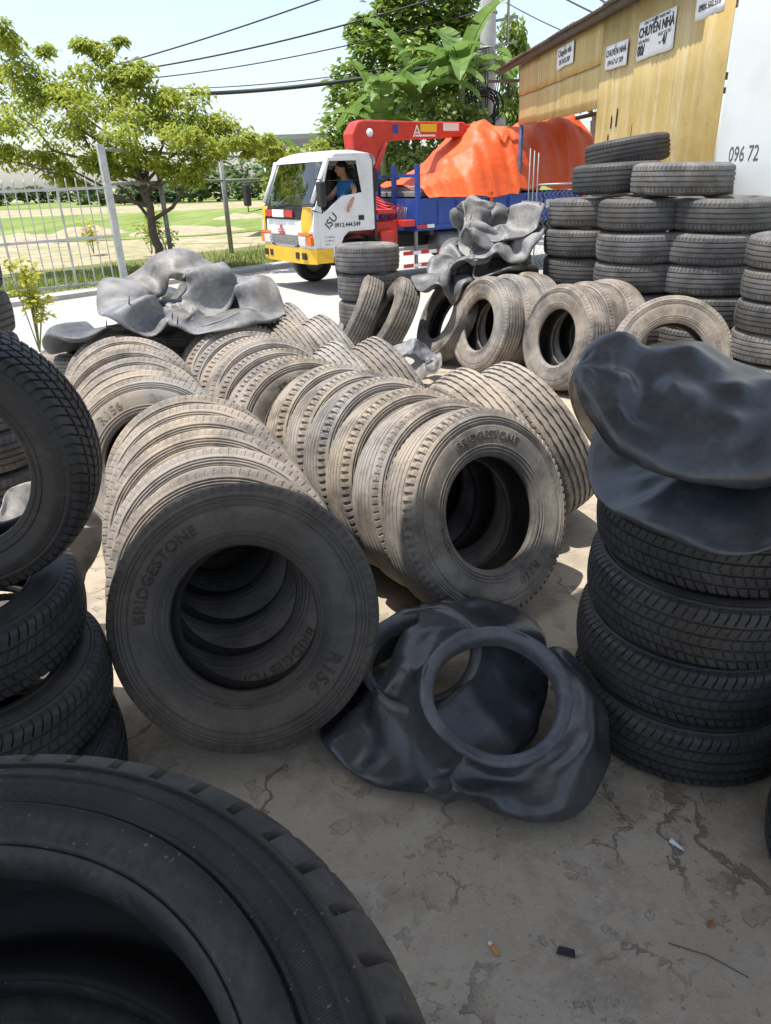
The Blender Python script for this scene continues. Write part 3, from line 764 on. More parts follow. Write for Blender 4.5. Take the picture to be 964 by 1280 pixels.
# ------------------------------------------------------------------ truck (local x forward, y to its left, z up)
plain('truck_white', (.72, .74, .76), .32, 0, .06, 3., grime=((.42, .37, .30), .55))
plain('truck_yellow', (.78, .47, .03), .4, 0, .1, 5., grime=((.30, .21, .09), .6))
plain('truck_red', (.60, .045, .03), .42, 0, .2, 6., grime=((.25, .06, .04), .5))
plain('truck_blue', (.02, .07, .34), .42, 0, .2, 4., grime=((.10, .12, .22), .5))
plain('truck_black', (.02, .02, .022), .55, 0, .3, 8.)
plain('truck_grey', (.22, .22, .22), .5, .3, .3, 8.)
plain('lamp_clear', (.75, .77, .78), .15, .3, .05)
plain('lamp_orange', (.75, .17, .02), .2, 0, .1)
plain('lamp_red', (.55, .03, .03), .25, 0, .1)
plain('paint_white', (.8, .8, .78), .5, 0, .08)
plain('paint_yellow', (.8, .55, .03), .45, 0, .05)
plain('cab_trim', (.36, .36, .31), .8, 0, .15)
plain('seat_cloth', (.05, .05, .055), .9, 0, .2)
m = MAT('glass'); t = m.t; gl = m.n('ShaderNodeBsdfGlossy'); gl.inputs['Roughness'].default_value = .03; tr = m.n('ShaderNodeBsdfTransparent'); tr.inputs[0].default_value = (.72, .80, .78, 1)
fr_ = m.n('ShaderNodeFresnel'); fr_.inputs[0].default_value = 1.5; mx = m.n('ShaderNodeMixShader'); ad = m.math('ADD', m.math('MULTIPLY', fr_.outputs[0], 1.6), .08, True)
m.l(ad, mx.inputs[0]); m.l(tr.outputs[0], mx.inputs[1]); m.l(gl.outputs[0], mx.inputs[2])
m.l(mx.outputs[0], t.nodes['Material Output'].inputs[0]); M['glass'] = m.m
m = MAT('tarpaulin', .5, spec=.4)
c = m.mix(m.ramp(m.noise(2.2, 5, .6), [(.35, 0.), (.65, 1.)]), (.68, .09, .022), (.74, .125, .03))
c = m.mix(m.ramp(m.noise(1.3, 6, .7), [(.56, 0.), (.70, .45)]), c, (.70, .20, .06))
m.col(c).bump(m.noise(9, 6, .6), .35, .05); M['tarp'] = m.m

truck = thing('truck', 'white cab truck with red crane, blue bed and orange tarpaulin load, on the road', 'truck', (-.72, 12.75, 0), (0, 0, R_(212)))
def holed(outer, inner, y, thick):
    """plate in the xz plane at y with a hole"""
    bm = bmesh.new(); es = []
    for lp in (outer, inner):
        if not lp: continue
        vs = [bm.verts.new((x, y, z)) for x, z in lp]
        es += [bm.edges.new((vs[i], vs[(i + 1) % len(vs)])) for i in range(len(vs))]
    bmesh.ops.triangle_fill(bm, edges=es, use_beauty=True)
    g = bmesh.ops.extrude_face_region(bm, geom=bm.faces[:]); vs = [e for e in g['geom'] if isinstance(e, bmesh.types.BMVert)]
    bmesh.ops.translate(bm, verts=vs, vec=(0, thick, 0)); bmesh.ops.recalc_face_normals(bm, faces=bm.faces)
    me = bpy.data.meshes.new('plate'); bm.to_mesh(me); bm.free(); return me
side_out = [(.80, .56), (.83, .95), (.79, 1.25), (.76, 1.30), (.47, 1.94), (.38, 2.0), (-.2, 2.0), (-.26, 1.9), (-.27, .92), (-.23, .92), (.2, .92), (.3, .84), (.37, .70), (.4, .56)]
side_in = [(.50, 1.90), (.02, 1.90), (-.06, 1.46), (.10, 1.44), (.30, 1.42), (.48, 1.30), (.60, 1.21), (.67, 1.21), (.69, 1.32)]
door_out = [(.70, .60), (.735, 1.0), (.735, 1.30), (.51, 1.945), (.0, 1.945), (-.12, 1.45), (-.13, .96), (.22, .96), (.34, .86), (.41, .70), (.42, .60)]
cab = MB().build('cab', 'truck_white', truck)
def roofrow(pts, ny=13, w=.93, curve=.06, n4=4):
    return [[(x - curve * abs(k / (ny - 1) * 2 - 1) ** n4, (k / (ny - 1) * 2 - 1) * w, z - zc * abs(k / (ny - 1) * 2 - 1) ** 6) for k in range(ny)] for x, z, zc in pts]
b = MB()
b.grid(roofrow([(.855, .60, 0), (.875, .80, 0), (.88, .98, 0), (.86, 1.16, 0), (.83, 1.285, 0)]))
b.grid(roofrow([(.545, 1.90, 0), (.52, 1.955, .02), (.44, 2.02, .05), (.30, 2.05, .06), (.0, 2.06, .06), (-.2, 2.03, .05), (-.26, 1.96, .03), (-.275, 1.85, 0)], curve=.05))
b.grid([[(-.275, y, z) for y in (-.93, -.5, .5, .93)] for z in (.92, 1.30)]); b.grid([[(-.275, y, z) for y in (-.93, -.55)] for z in (1.3, 1.85)]); b.grid([[(-.275, y, z) for y in (.55, .93)] for z in (1.3, 1.85)])
b.box((.30, 0, .93), (1.1, 1.8, .04))
me = b.mesh('shell', 'truck_white'); cab.data = me
for s in (1, -1):
    me = holed(side_out, side_in, s * .915, s * .02); me.materials.append(M['truck_white']); obj('side_panel', me, truck, bevel=.006)
    dm = holed(door_out, [(x * .985 + .004, z) for x, z in side_in], s * .937, s * .008); dm.materials.append(M['truck_white'])
    d = obj('door', dm, truck, bevel=.003)
    MB().box((-.02, s * .952, 1.10), (.10, .014, .07)).build('door_handle', 'truck_black', d, bevel=.02)
    for x0 in (.54, -.26):
        pass
    MB().tube([(.78, s * .86, 1.34), (.49, s * .86, 1.92)], .035, 8).build('pillar', 'truck_white', truck)
# lettering on the driver's door
dtx = text_mesh('ISU', .17, extrude=.001, align='LEFT', offset=.002); dtx.materials.append(M['truck_black'])
obj('lettering', dtx, truck, loc=(.56, .9475, .955), rot=Matrix(((-math.cos(R_(46)), math.sin(R_(46)), 0), (0, 0, 1), (math.sin(R_(46)), math.cos(R_(46)), 0))).to_euler())
dtx = text_mesh('0912.444.549', .085, extrude=.001, align='LEFT', offset=.002); dtx.materials.append(M['truck_black'])
rx = Matrix(((-1, 0, 0), (0, 0, 1), (0, 1, 0))).to_euler()
obj('lettering', dtx, truck, loc=(.46, .9475, .985), rot=rx)
for k, sz in enumerate((.035, .03, .03)):
    dtx = text_mesh(['TT: 2400 kg', 'TL: 4990 kg', 'SN: 03'][k], sz, extrude=.001, align='LEFT'); dtx.materials.append(M['truck_grey']); obj('lettering', dtx, truck, loc=(.64, .9475, .84 - .05 * k), rot=rx)
# windscreen, cowl, wipers
b = MB(); b.grid(roofrow([(.825, 1.30, 0), (.69, 1.60, 0), (.55, 1.89, 0)], w=.87)); b.build('windscreen', 'glass', truck)
b = MB(); b.grid(roofrow([(.882, 1.105, 0), (.872, 1.20, 0), (.838, 1.295, 0)], w=.80)); b.build('cowl_panel', 'truck_black', truck)
for y0 in (.35, -.35): MB().tube([(.86, y0, 1.30), (.86, y0 + .2, 1.315), (.84, y0 + .55, 1.33)], .009, 6).build('wiper', 'truck_black', truck)
MB().box((.90, -.10, 1.19), (.02, .42, .11)).build('number_board', 'paint_white', truck, bevel=.005)
for y0 in (-.46, .28): MB().box((.898, y0, 1.19), (.015, .26, .10)).build('red_lamp', 'lamp_red', truck, bevel=.005)
b = MB(); b.box((.895, -.05, 1.0), (.012, .05, .05)); 
b.build('emblem', 'lamp_red', truck); 
for k in range(3): MB().box((.895, -.05, .955 - k * .035), (.012, .20, .02)).build('emblem_bar', 'lamp_red', truck)
for s in (1, -1):
    b = MB(); b.grid([[(.815, s * .905, z), (.86 if z < 1.2 else .825, s * .80, z), (.885 if z < 1.2 else .84, s * .66, z)] for z in (.93, 1.1, 1.29)]); b.build('corner_panel', 'truck_yellow', truck)
    MB().box((.865, s * .64, .80), (.05, .24, .14)).build('headlight', 'lamp_clear', truck, bevel=.02)
    MB().box((.845, s * .845, .81), (.06, .15, .15)).build('side_lamp', 'lamp_orange', truck, bevel=.02)
    MB().box((.858, s * .70, .90), (.05, .40, .05)).build('indicator', 'lamp_orange', truck, bevel=.015)
for k in range(4): MB().box((.872, 0, .745 + .042 * k), (.05, .98, .022)).build('grille_bar', 'truck_grey', truck, bevel=.006)
MB().box((.850, 0, .80), (.03, 1.02, .19)).build('grille_back', 'truck_black', truck)
b = MB(); b.grid([[(.90 - .10 * abs(y / .95) ** 5, y, z) for y in np.linspace(-.96, .96, 17)] for z in (.47, .50, .66, .69)])
b.grid([[(.90 - .10 * abs(y / .95) ** 5 - d, y, .69) for y in np.linspace(-.96, .96, 17)] for d in (0, .14)])
for s in (1, -1): b.box((.66, s * .94, .585), (.30, .03, .21))
bump_ = b.build('bumper', 'truck_yellow', truck)
for y0 in (.70, .48, -.48, -.70): MB().box((.893, y0, .585), (.03, .12, .10)).build('bumper_slot', 'truck_black', bump_, bevel=.01)
def mirror(s, x, zc):
    b = MB().tube([(.72, s * .93, 1.66), (x, s * 1.10, 1.66), (x, s * 1.10, 1.20), (.80, s * .90, 1.24)], .011, 6); o = b.build('mirror_arm', 'truck_black', truck)
    MB().box((x, s * 1.10, zc), (.10, .16, .34)).build('mirror', 'truck_black', o, bevel=.03)
mirror(1, .74, 1.46); mirror(-1, .98, 1.46)
# interior
b = MB(); b.box((.62, 0, 1.12), (.26, 1.74, .22)); b.build('dashboard', 'truck_grey', truck, bevel=.04)
for y0 in (.44, -.44):
    o = MB().box((-.02, y0, 1.02), (.46, .48, .14)).build('seat', 'seat_cloth', truck, bevel=.04)
    MB().box((-.20, y0, 1.34), (.10, .46, .58)).build('backrest', 'seat_cloth', o, bevel=.04)
    MB().box((-.20, y0, 1.72), (.09, .26, .16)).build('headrest', 'seat_cloth', o, bevel=.03)
wh = MB(); wm = Matrix.Translation((.42, .44, 1.30)) @ Matrix.Rotation(R_(-50), 4, 'Y')
wh.tube([wm @ Vector((.19 * math.cos(a), .19 * math.sin(a), 0)) for a in np.linspace(0, 2 * PI, 25)[:-1]], .014, 6, closed=True); wh.build('steering_wheel', 'truck_black', truck)
MB().tube([(.42, .44, 1.30), (.60, .44, 1.08)], .025, 6).build('steering_column', 'truck_black', truck)
MB().grid([[(.50, y, 1.93) for y in (-.85, .85)], [(-.2, y, 1.94) for y in (-.85, .85)]]).build('headlining', 'cab_trim', truck)
b = MB(); b.box((-.255, 0, 1.10), (.02, 1.8, .40)); b.build('rear_trim', 'cab_trim', truck)
b = MB(); b.box((-.262, 0, 1.575), (.008, 1.10, .56)); b.build('rear_window', 'glass', truck)
for s in (1, -1): me = holed([(x * .97, z) for x, z in side_in], None, s * .92, .003); me.materials.append(M['glass']); 
obj('far_side_window', me, truck)
# chassis, wheels
for s in (1, -1): MB().box((-2.2, s * .38, .66), (5.8, .09, .20)).build('chassis_rail', 'truck_black', truck)
MB().tube([(0, -.78, .37), (0, .78, .37)], .05, 8).build('axle', 'truck_black', truck); MB().tube([(-3.1, -.9, .37), (-3.1, .9, .37)], .07, 8).build('axle', 'truck_black', truck)
wprof = [(.20, -.09), (.30, -.105), (.345, -.09), (.365, -.06), (.37, 0), (.365, .06), (.345, .09), (.30, .105), (.20, .09)]
def wheel(x, y, s):
    e = bpy.data.objects.new('wheel', None); COL.objects.link(e); e.parent = truck; e.location = (x, y, .37); e.rotation_euler = (R_(-90 * s), 0, 0)
    MB().lathe(wprof, 40).build('wheel_tyre', 'truck_black', e)
    MB().lathe([(.205, .08), (.19, .03), (.15, .02), (.09, .05), (.07, .09), (.001, .09), (.001, -.05), (.205, -.08)], 32).build('rim', 'truck_grey', e)
for s in (1, -1):
    wheel(0, s * .77, s); wheel(-3.1, s * .82, s); wheel(-3.1, s * .56, s)
    rows = [[(.46 * math.cos(a), s * .62 , .40 + .46 * math.sin(a)), (.46 * math.cos(a), s * .925, .40 + .46 * math.sin(a))] for a in np.linspace(R_(15), R_(165), 13)]
    MB().grid(rows).build('mudguard', 'truck_black', truck)
MB().box((-.5, .60, .62), (.5, .34, .30)).build('battery_box', 'truck_black', truck, bevel=.02)
MB().tube([(-1.6, .72, .60), (-2.3, .72, .60)], .20, 18).build('fuel_tank', 'truck_grey', truck)
# reflective side guard rails
for z0 in (.50, .30):
    for i in range(9):
        MB().box((-.92 - .16 * i, .93, z0), (.158, .03, .055)).build('guard_stripe', 'paint_white' if i % 2 else 'lamp_red', truck)
    MB().box((-1.56, .905, z0), (1.46, .02, .06)).build('guard_rail', 'truck_grey', truck)
for x in (-1.1, -2.0): MB().box((x, .88, .55), (.05, .04, .60)).build('guard_bracket', 'truck_grey', truck)
# crane
crane = MB().box((-.66, .05, .80), (.42, 1.30, .42)).build('crane_base', 'truck_red', truck, bevel=.03)
MB().box((-.60, .62, .62), (.26, .34, .50)).build('outrigger_box', 'truck_red', truck, bevel=.02)
MB().box((-.62, .78, .33), (.10, .10, .56)).build('outrigger_leg', 'truck_red', truck, bevel=.01)
b = MB(); b.box((-.66, 0, 1.45), (.30, .34, 1.1), taper=.9); b.build('crane_column', 'truck_red', truck, bevel=.04)
hd_ = [(-.42, 1.95), (-.40, 2.30), (-.50, 2.47), (-.62, 2.50), (-1.1, 2.495), (-1.1, 2.20), (-1.0, 2.16), (-.88, 2.0), (-.80, 1.86)]
MB().prism([(x, -.15, z) for x, z in hd_], (0, 0, 0), (0, .30, 0)).build('crane_head', 'truck_red', truck, bevel=.03)
boom = MB().prism([(-1.05, -.13, 2.20), (-1.05, -.13, 2.49), (-2.70, -.13, 2.475), (-2.75, -.13, 2.42), (-2.72, -.13, 2.25)], (0, 0, 0), (0, .26, 0)).build('crane_boom', 'truck_red', truck, bevel=.02)
MB().box((-2.78, 0, 2.35), (.16, .20, .20)).build('boom_tip', 'truck_red', boom, bevel=.02)
MB().box((-2.84, 0, 2.18), (.05, .06, .22)).build('boom_hook', 'truck_grey', boom, bevel=.015)
MB().lathe([(.001, .05), (.04, .04), (.065, 0), (.04, -.04), (.001, -.05)], 14).build('pivot_cap', 'paint_white', truck, loc=(-.72, .17, 2.31), rot=(R_(90), 0, 0))
MB().tube([(-.72, .12, 1.55), (-1.05, .12, 2.20)], .05, 10).build('lift_cylinder', 'truck_red', truck)
MB().box((-1.92, .134, 2.385), (.34, .004, .12)).build('boom_badge', 'paint_yellow', boom)
MB().box((-2.40, .134, 2.40), (.34, .004, .12)).build('boom_badge', 'paint_white', boom)
me = text_mesh('A', .26, extrude=.001); me.materials.append(M['paint_white']); obj('lettering', me, boom, loc=(-1.68, .1345, 2.25), rot=rx)
MB().box((-1.85, .134, 2.27), (.42, .004, .03)).build('boom_stripe', 'paint_white', boom)
MB().box((-1.25, .134, 2.37), (.10, .004, .13)).build('boom_badge', 'truck_blue', boom)
for k in range(7):
    y0 = .15 + .09 * k; MB().tube([(-.85 + .02 * (k % 3), y0, 1.0), (-.93, y0 + .05, 1.22 + .03 * (k % 2)), (-.78, y0, 1.42 - .05 * k), (-.70, .1, 1.52 - .05 * k)], .014, 6).build('hydraulic_hose', 'truck_red', truck)
for k in range(6): MB().tube([(-.92, .58 + .05 * k, 1.0), (-.95, .60 + .05 * k, 1.20)], .008, 6).build('control_lever', 'truck_grey', truck)
MB().box((-.95, .75, .96), (.20, .38, .10)).build('valve_block', 'truck_red', truck, bevel=.01)
MB().box((-.62, .5, 1.15), (.34, .5, .06)).build('walkway', 'truck_red', truck)
MB().box((-.30, .885, 1.25), (.05, .05, 1.0)).build('snorkel', 'truck_black', truck, bevel=.015)
MB().box((-.33, .84, 1.62), (.09, .16, .34)).build('air_intake', 'truck_black', truck, bevel=.03)
# bed
bed = MB().box((-3.10, 0, .87), (4.05, 1.86, .08)).build('bed_floor', 'truck_blue', truck)
for s in (1, -1):
    for x0, x1 in ((-1.14, -3.05), (-3.10, -5.10)):
        o = MB().box(((x0 + x1) / 2, s * .935, 1.09), (abs(x1 - x0), .03, .44)).build('bed_side', 'truck_blue', truck, bevel=.006)
        for z0 in (.885, 1.295): MB().box(((x0 + x1) / 2, s * .958, z0), (abs(x1 - x0), .025, .05)).build('side_rim', 'truck_blue', o)
        for k in range(6): MB().box((x0 + (x1 - x0) * (k + .02) / 5.04, s * .958, 1.09), (.05, .022, .36)).build('side_rib', 'truck_blue', o)
    MB().box((-3.075, s * .955, 1.07), (.06, .05, .50)).build('stake', 'truck_blue', truck)
MB().box((-1.12, 0, 1.09), (.04, 1.86, .46)).build('headboard', 'truck_blue', truck)
for y0 in (.93, -.93, .25, -.25): MB().box((-1.11, y0, 1.33), (.07, .07, .98)).build('headboard_post', 'truck_blue', truck, bevel=.006)
MB().box((-1.11, 0, 1.66), (.04, 1.86, .05)).build('headboard_rail', 'truck_blue', truck)
MB().box((-5.10, 0, 1.09), (.04, 1.86, .44)).build('tailgate', 'truck_blue', truck)
for x in (-3.45, -4.0): MB().box((x, .953, 1.12), (.20, .006, .14)).build('side_notice', 'paint_white', truck)
for k in range(4): MB().box((-1.4 - k * 1.1, 0, .79), (.08, 1.84, .08)).build('cross_member', 'truck_black', truck)
MB().box((-1.16, .972, .90), (.20, .012, .055)).build('reflector', 'lamp_red', truck); MB().box((-1.34, .972, .90), (.14, .012, .055)).build('reflector', 'paint_white', truck)
# load: slabs and tarpaulin
plain('slab', (.30, .29, .27), .85, 0, .2, 5.)
for k, (x0, x1, z0) in enumerate(((-1.35, -2.7, 1.28), (-1.25, -2.5, 1.38), (-1.30, -2.2, 1.46))):
    s_ = MB().box(((x0 + x1) / 2, .15, z0), (abs(x1 - x0), 1.3, .085)).build('concrete_slab', 'slab', None, bevel=.01)
    tag(s_, f'{["lowest", "middle", "top"][k]} grey slab lying in the blue bed under the tarpaulin', 'slab', 'grey slabs on the truck bed'); s_.matrix_world = truck.matrix_basis @ Matrix()
tp = []
LZ = [(1.28, 1.40), (1.6, 1.48), (1.9, 1.60), (2.2, 1.82), (2.5, 2.08), (2.8, 2.30), (3.1, 2.38), (3.4, 2.33), (3.8, 2.25), (4.2, 2.30), (4.6, 2.45), (5.0, 2.50), (5.3, 2.38), (5.5, 2.0), (5.6, 1.5)]
NX, NY = 96, 64
for i in range(NX):
    L = 1.28 + (5.62 - 1.28) * i / (NX - 1); zc = float(np.interp(L, [a for a, _ in LZ], [b for _, b in LZ])); r_ = []
    for j in range(NY):
        t = j / (NY - 1) * 2 - 1; y = 1.0 * t * (1.0 if abs(t) < .8 else 1.0)
        edge = 1.30 + .10 * noise.noise(Vector((L * 1.7, t * 2, 3))) - .06 * max(0, L - 3)
        pk = 1 - abs(t) ** 2.2
        if L > 3.2: pk = 1 - abs(t * .97) ** 3.4
        z = edge + (zc - edge) * max(0, pk)
        f = 1 - 2 * abs(noise.noise(Vector((L * 1.3 + t * 1.1, t * 1.2 - L * .5, 5)))); g = noise.noise(Vector((L * 4.2, t * 2.4 + L, 9))); f2 = 1 - 2 * abs(noise.noise(Vector((L * 3.1 - t * 1.5, t * 1.4, 15))))
        f3 = 1 - 2 * abs(noise.noise(Vector((L * 5.5 + t * .8, t * .5, 22)))); z += (.12 * f + .02 * g + .05 * f2 + .035 * f3 * abs(t)) * min(1, (1 - abs(t)) * 4 + .15)
        yy = y * (1.0 + .03 * g) + .06 * f3 * max(0, abs(t) - .45) * (1 if t > 0 else -1)
        r_.append((-L + .05 * g, yy, max(z, 1.16)))
    tp.append(r_)
tarp = MB().grid(tp).build('tarpaulin', 'tarp', None)
tag(tarp, 'bright orange tarpaulin heaped over the load on the blue truck bed', 'tarpaulin'); tarp.matrix_world = truck.matrix_basis
b = MB(); b.grid([[(-2.55 - .05 * k * 0, y, z) for y, z in ((.985, 1.40), (1.0, 1.30), (.985, 1.1), (.98, .93))] for k in (0, 1)])
b = MB().box((-2.62, .985, 1.14), (.07, .008, .46)).build('strap', 'tarp', truck)
MB().box((-4.9, .985, 1.20), (.09, .01, .60), Matrix.Rotation(R_(24), 3, 'Y')).build('strap', 'tarp', truck)

# ------------------------------------------------------------------ driver
plain('skin', (.50, .27, .17), .6, 0, .12, 20.); plain('shirt_blue', (.02, .16, .42), .85, 0, .2, 10.); plain('hair_black', (.012, .011, .011), .5, 0, .3, 30.); plain('trousers', (.10, .095, .08), .9, 0, .2, 10.)
def skinned(name, vs, es, rad, mat, parent, sub=2):
    me = bpy.data.meshes.new(name); me.from_pydata(vs, es, []); o = bpy.data.objects.new(name, me); COL.objects.link(o)
    o.modifiers.new('skin', 'SKIN'); sb = o.modifiers.new('sub', 'SUBSURF'); sb.levels = sb.render_levels = sub
    for i, r in enumerate(rad):
        sv = me.skin_vertices[0].data[i]; sv.radius = (r, r) if not isinstance(r, tuple) else r; sv.use_root = (i == 0)
    dg = bpy.context.evaluated_depsgraph_get(); ev = bpy.data.meshes.new_from_object(o.evaluated_get(dg)); bpy.data.objects.remove(o)
    ev.name = name; ev.materials.clear(); ev.materials.append(M[mat])
    for p in ev.polygons: p.use_smooth = True
    return obj(name, ev, parent)
person = thing('person', 'driver in a blue shirt sitting in the truck cab, arm out of the window', 'person')
person.matrix_world = truck.matrix_basis @ Matrix.Translation((0, .44, 1.09))
def chain(*pts): return list(pts)
vs = [(-.06, 0, .06), (-.09, 0, .28), (-.08, 0, .46), (-.06, 0, .545), (-.03, 0, .60),            # pelvis, belly, chest, neck base, neck
      (-.015, 0, .68), (-.005, 0, .755),                                                            # head, crown
      (-.08, .17, .48), (.02, .42, .40), (.16, .52, .22),                                           # left shoulder, elbow on the sill, wrist outside
      (.20, .535, .17), (-.08, -.17, .48), (.10, -.22, .30), (.30, -.08, .27), (.36, -.03, .285),   # left palm, right shoulder, elbow, wrist, palm on wheel
      (.30, .11, .04), (.36, .11, -.30), (.30, -.11, .04), (.36, -.11, -.30), (.46, .11, -.34), (.46, -.11, -.34)]
es = [(0, 1), (1, 2), (2, 3), (3, 4), (4, 5), (5, 6), (2, 7), (7, 8), (8, 9), (9, 10), (2, 11), (11, 12), (12, 13), (13, 14), (0, 15), (15, 16), (0, 17), (17, 18), (16, 19), (18, 20)]
rad = [(.13, .16), (.12, .15), (.12, .17), .07, .05, (.095, .08), (.07, .06), .06, .042, .03, (.03, .02), .06, .045, .03, (.03, .02), .075, .05, .075, .05, .04, .04]
k0 = len(vs)
for (root, dr, sx) in ((10, (.55, .08, -.75), 1), (14, (.6, .3, .1), -1)):
    p0 = Vector(vs[root]); d = Vector(dr).normalized(); sd = d.cross(Vector((0, 0, 1))).normalized(); up = sd.cross(d)
    for q in range(4):
        a = p0 + sd * (.024 - .016 * q) * sx + d * .015; L = (.036, .042, .039, .030)[q]; i = len(vs)
        vs += [tuple(a), tuple(a + d * L), tuple(a + d * L * 1.6 - up * .02)]; es += [(root, i), (i, i + 1), (i + 1, i + 2)]; rad += [.010, .009, .008]
    a = p0 + sd * .03 * sx; i = len(vs); vs += [tuple(a), tuple(a + sd * .02 * sx + d * .035)]; es += [(root, i), (i, i + 1)]; rad += [.012, .010]
body = skinned('body', vs, es, rad, 'skin', person)
skinned('shirt', [(-.07, 0, .08), (-.09, 0, .28), (-.08, 0, .45), (-.065, 0, .53), (-.08, .17, .475), (-.03, .30, .44), (-.08, -.17, .475), (-.01, -.20, .39)],
        [(0, 1), (1, 2), (2, 3), (2, 4), (4, 5), (2, 6), (6, 7)], [(.15, .18), (.14, .17), (.14, .19), .075, .078, .066, .078, .066], 'shirt_blue', person)
skinned('trousers', [(-.06, 0, .05), (.12, .10, .06), (.31, .11, .05), (.36, .11, -.26), (.12, -.10, .06), (.31, -.11, .05), (.36, -.11, -.26)], [(0, 1), (1, 2), (2, 3), (0, 4), (4, 5), (5, 6)], [(.15, .17), .095, .085, .065, .095, .085, .065], 'trousers', person)
# face and hair on the head (looks along +x)
hc = Vector((-.012, 0, .70))
def blob(c, r, sc, n=10): 
    out = []
    for i in range(n + 1):
        th = PI * i / n; out.append([(c[0] + r * sc[0] * math.sin(th) * math.cos(p), c[1] + r * sc[1] * math.sin(th) * math.sin(p), c[2] + r * sc[2] * math.cos(th)) for p in np.linspace(0, 2 * PI, 17)[:-1]])
    return out
MB().grid(blob((.010, 0, .70), .1, (.86, .74, 1.12)), closed_v=True).build('face', 'skin', person)
b = MB(); b.grid(blob((.100, 0, .69), .02, (.9, .7, 1.3)), closed_v=True); b.build('nose', 'skin', person)
b = MB(); b.box((.088, 0, .645), (.012, .045, .012)); b.build('mouth', 'lamp_red', person, bevel=.004)
for s in (1, -1):
    MB().grid(blob((.085, s * .03, .715), .011, (.7, 1.2, .7)), closed_v=True).build('eye', 'hair_black', person)
    MB().grid(blob((.0, s * .077, .695), .028, (.8, .4, 1.2)), closed_v=True).build('ear', 'skin', person)
rows = [[(p[0], p[1], p[2] + .006 * noise.noise(Vector(p) * 40)) for p in r] for r in blob((-.012, 0, .725), .108, (.93, .80, 1.02), 14)[:8]]
b = MB(); b.grid(rows, closed_v=True); b.grid([[(p[0] - .022, p[1], p[2] - .02) for p in r] for r in blob((-.02, 0, .715), .102, (.86, .80, 1.0), 14)[:10]], closed_v=True); b.build('hair', 'hair_black', person)
# ------------------------------------------------------------------ ochre sheet-metal shed on the right
m = MAT('ochre_sheet', .55, .0, .4)
st = m.noise(2.0, 6, .7, m.mapped((3, 3, .22)))
c = m.mix(m.ramp(m.noise(1.4, 5, .6), [(.35, 0.), (.65, 1.)]), (.42, .29, .085), (.50, .37, .14))
c = m.mix(m.ramp(st, [(.47, 0.), (.66, .6)]), c, (.60, .52, .33))
c = m.mix(m.ramp(m.noise(3.1, 7, .75, m.mapped((2.2, 2.2, .5))), [(.54, 0.), (.70, .55)]), c, (.33, .20, .07))
c = m.mix(m.ramp(m.noise(6, 8, .8), [(.56, 0.), (.66, .5)]), c, (.30, .21, .10))
m.col(c).bump(m.noise(5, 4), .25, .03); M['ochre'] = m.m
plain('white_panel', (.72, .75, .74), .6, 0, .06, 1.5, grime=((.55, .56, .52), .4))
plain('rust_roof', (.16, .135, .115), .7, .2, .35, 6., grime=((.28, .19, .12), .6))
plain('timber', (.12, .095, .07), .85, 0, .3, 12.)
plain('poster_paper', (.78, .79, .80), .85, 0, .06, 12., grime=((.6, .58, .52), .35))
plain('ink_faded', (.14, .14, .15), .8, 0, .4, 40.)
plain('ink', (.03, .03, .035), .8, 0, .3, 40.)
plain('post_blue', (.06, .10, .22), .5, .1, .35, 9., grime=((.22, .17, .13), .6))
plain('pipe_grey', (.20, .21, .22), .5, .4, .3, 9.)
plain('galvanised', (.42, .43, .44), .45, .6, .2, 9.)
ang = math.atan2(-1, .08)                       # local x runs along the wall towards the viewer, local -y... faces the yard
shed = thing('sheet_metal_shed', 'ochre corrugated metal shed with posters and a white end panel', 'shed', (2.585, 13.2, -.165), (0, 0, ang))
shed.scale = (1.1,) * 3
# local +x towards viewer; the yard side is local -y (world -x)
def sheetpart(s0, s1, z0, z1, mat, dy=0., lean=0., pitch=.095, amp=.003, name='metal_sheet', jag=0.):
    n = max(6, int((s1 - s0) / pitch * 6)); rows = []
    for i in range(n + 1):
        s = s0 + (s1 - s0) * i / n; y = amp * (abs(math.sin(s * PI / pitch)) ** .5) if amp else 0
        j0 = jag * noise.noise(Vector((s * 3, z0, 1))); 
        rows.append([(s, -dy - y + lean * (z - z0), z) for z in np.linspace(z0 + j0, z1, 5)])
    o = MB().grid(rows, smooth=amp > 0).build(name, mat, shed); sd = o.modifiers.new('thick', 'SOLIDIFY'); sd.thickness = .004; return o
for i, (a, b_) in enumerate(((-.55, .45), (.43, 1.55), (1.53, 2.90))):
    sheetpart(a, b_, 2.31 - .02 * i, 2.73, 'ochre', .004 * i, jag=.01); sheetpart(a + (.05 if i else 0), b_, 2.70, 3.10, 'ochre', .014 + .004 * i, jag=.015)
for i, (a, b_) in enumerate(((2.88, 3.86), (3.84, 4.78), (4.76, 5.66))): sheetpart(a, b_, .0, 3.10, 'ochre', .012 * i + .02)
o = sheetpart(5.67, 8.6, .0, 3.25, 'white_panel', .03, amp=0., name='white_panel')
# torn slots in the ochre sheet
for s, z0, z1 in ((3.36, 2.04, 2.16), (3.50, 2.05, 2.22), (3.30, 1.93, 1.99), (3.93, 1.9, 2.05)):
    MB().box((s, -.036, (z0 + z1) / 2), (.018, .006, z1 - z0), Matrix.Rotation(R_(4), 3, 'Y')).build('tear', 'ink', shed)
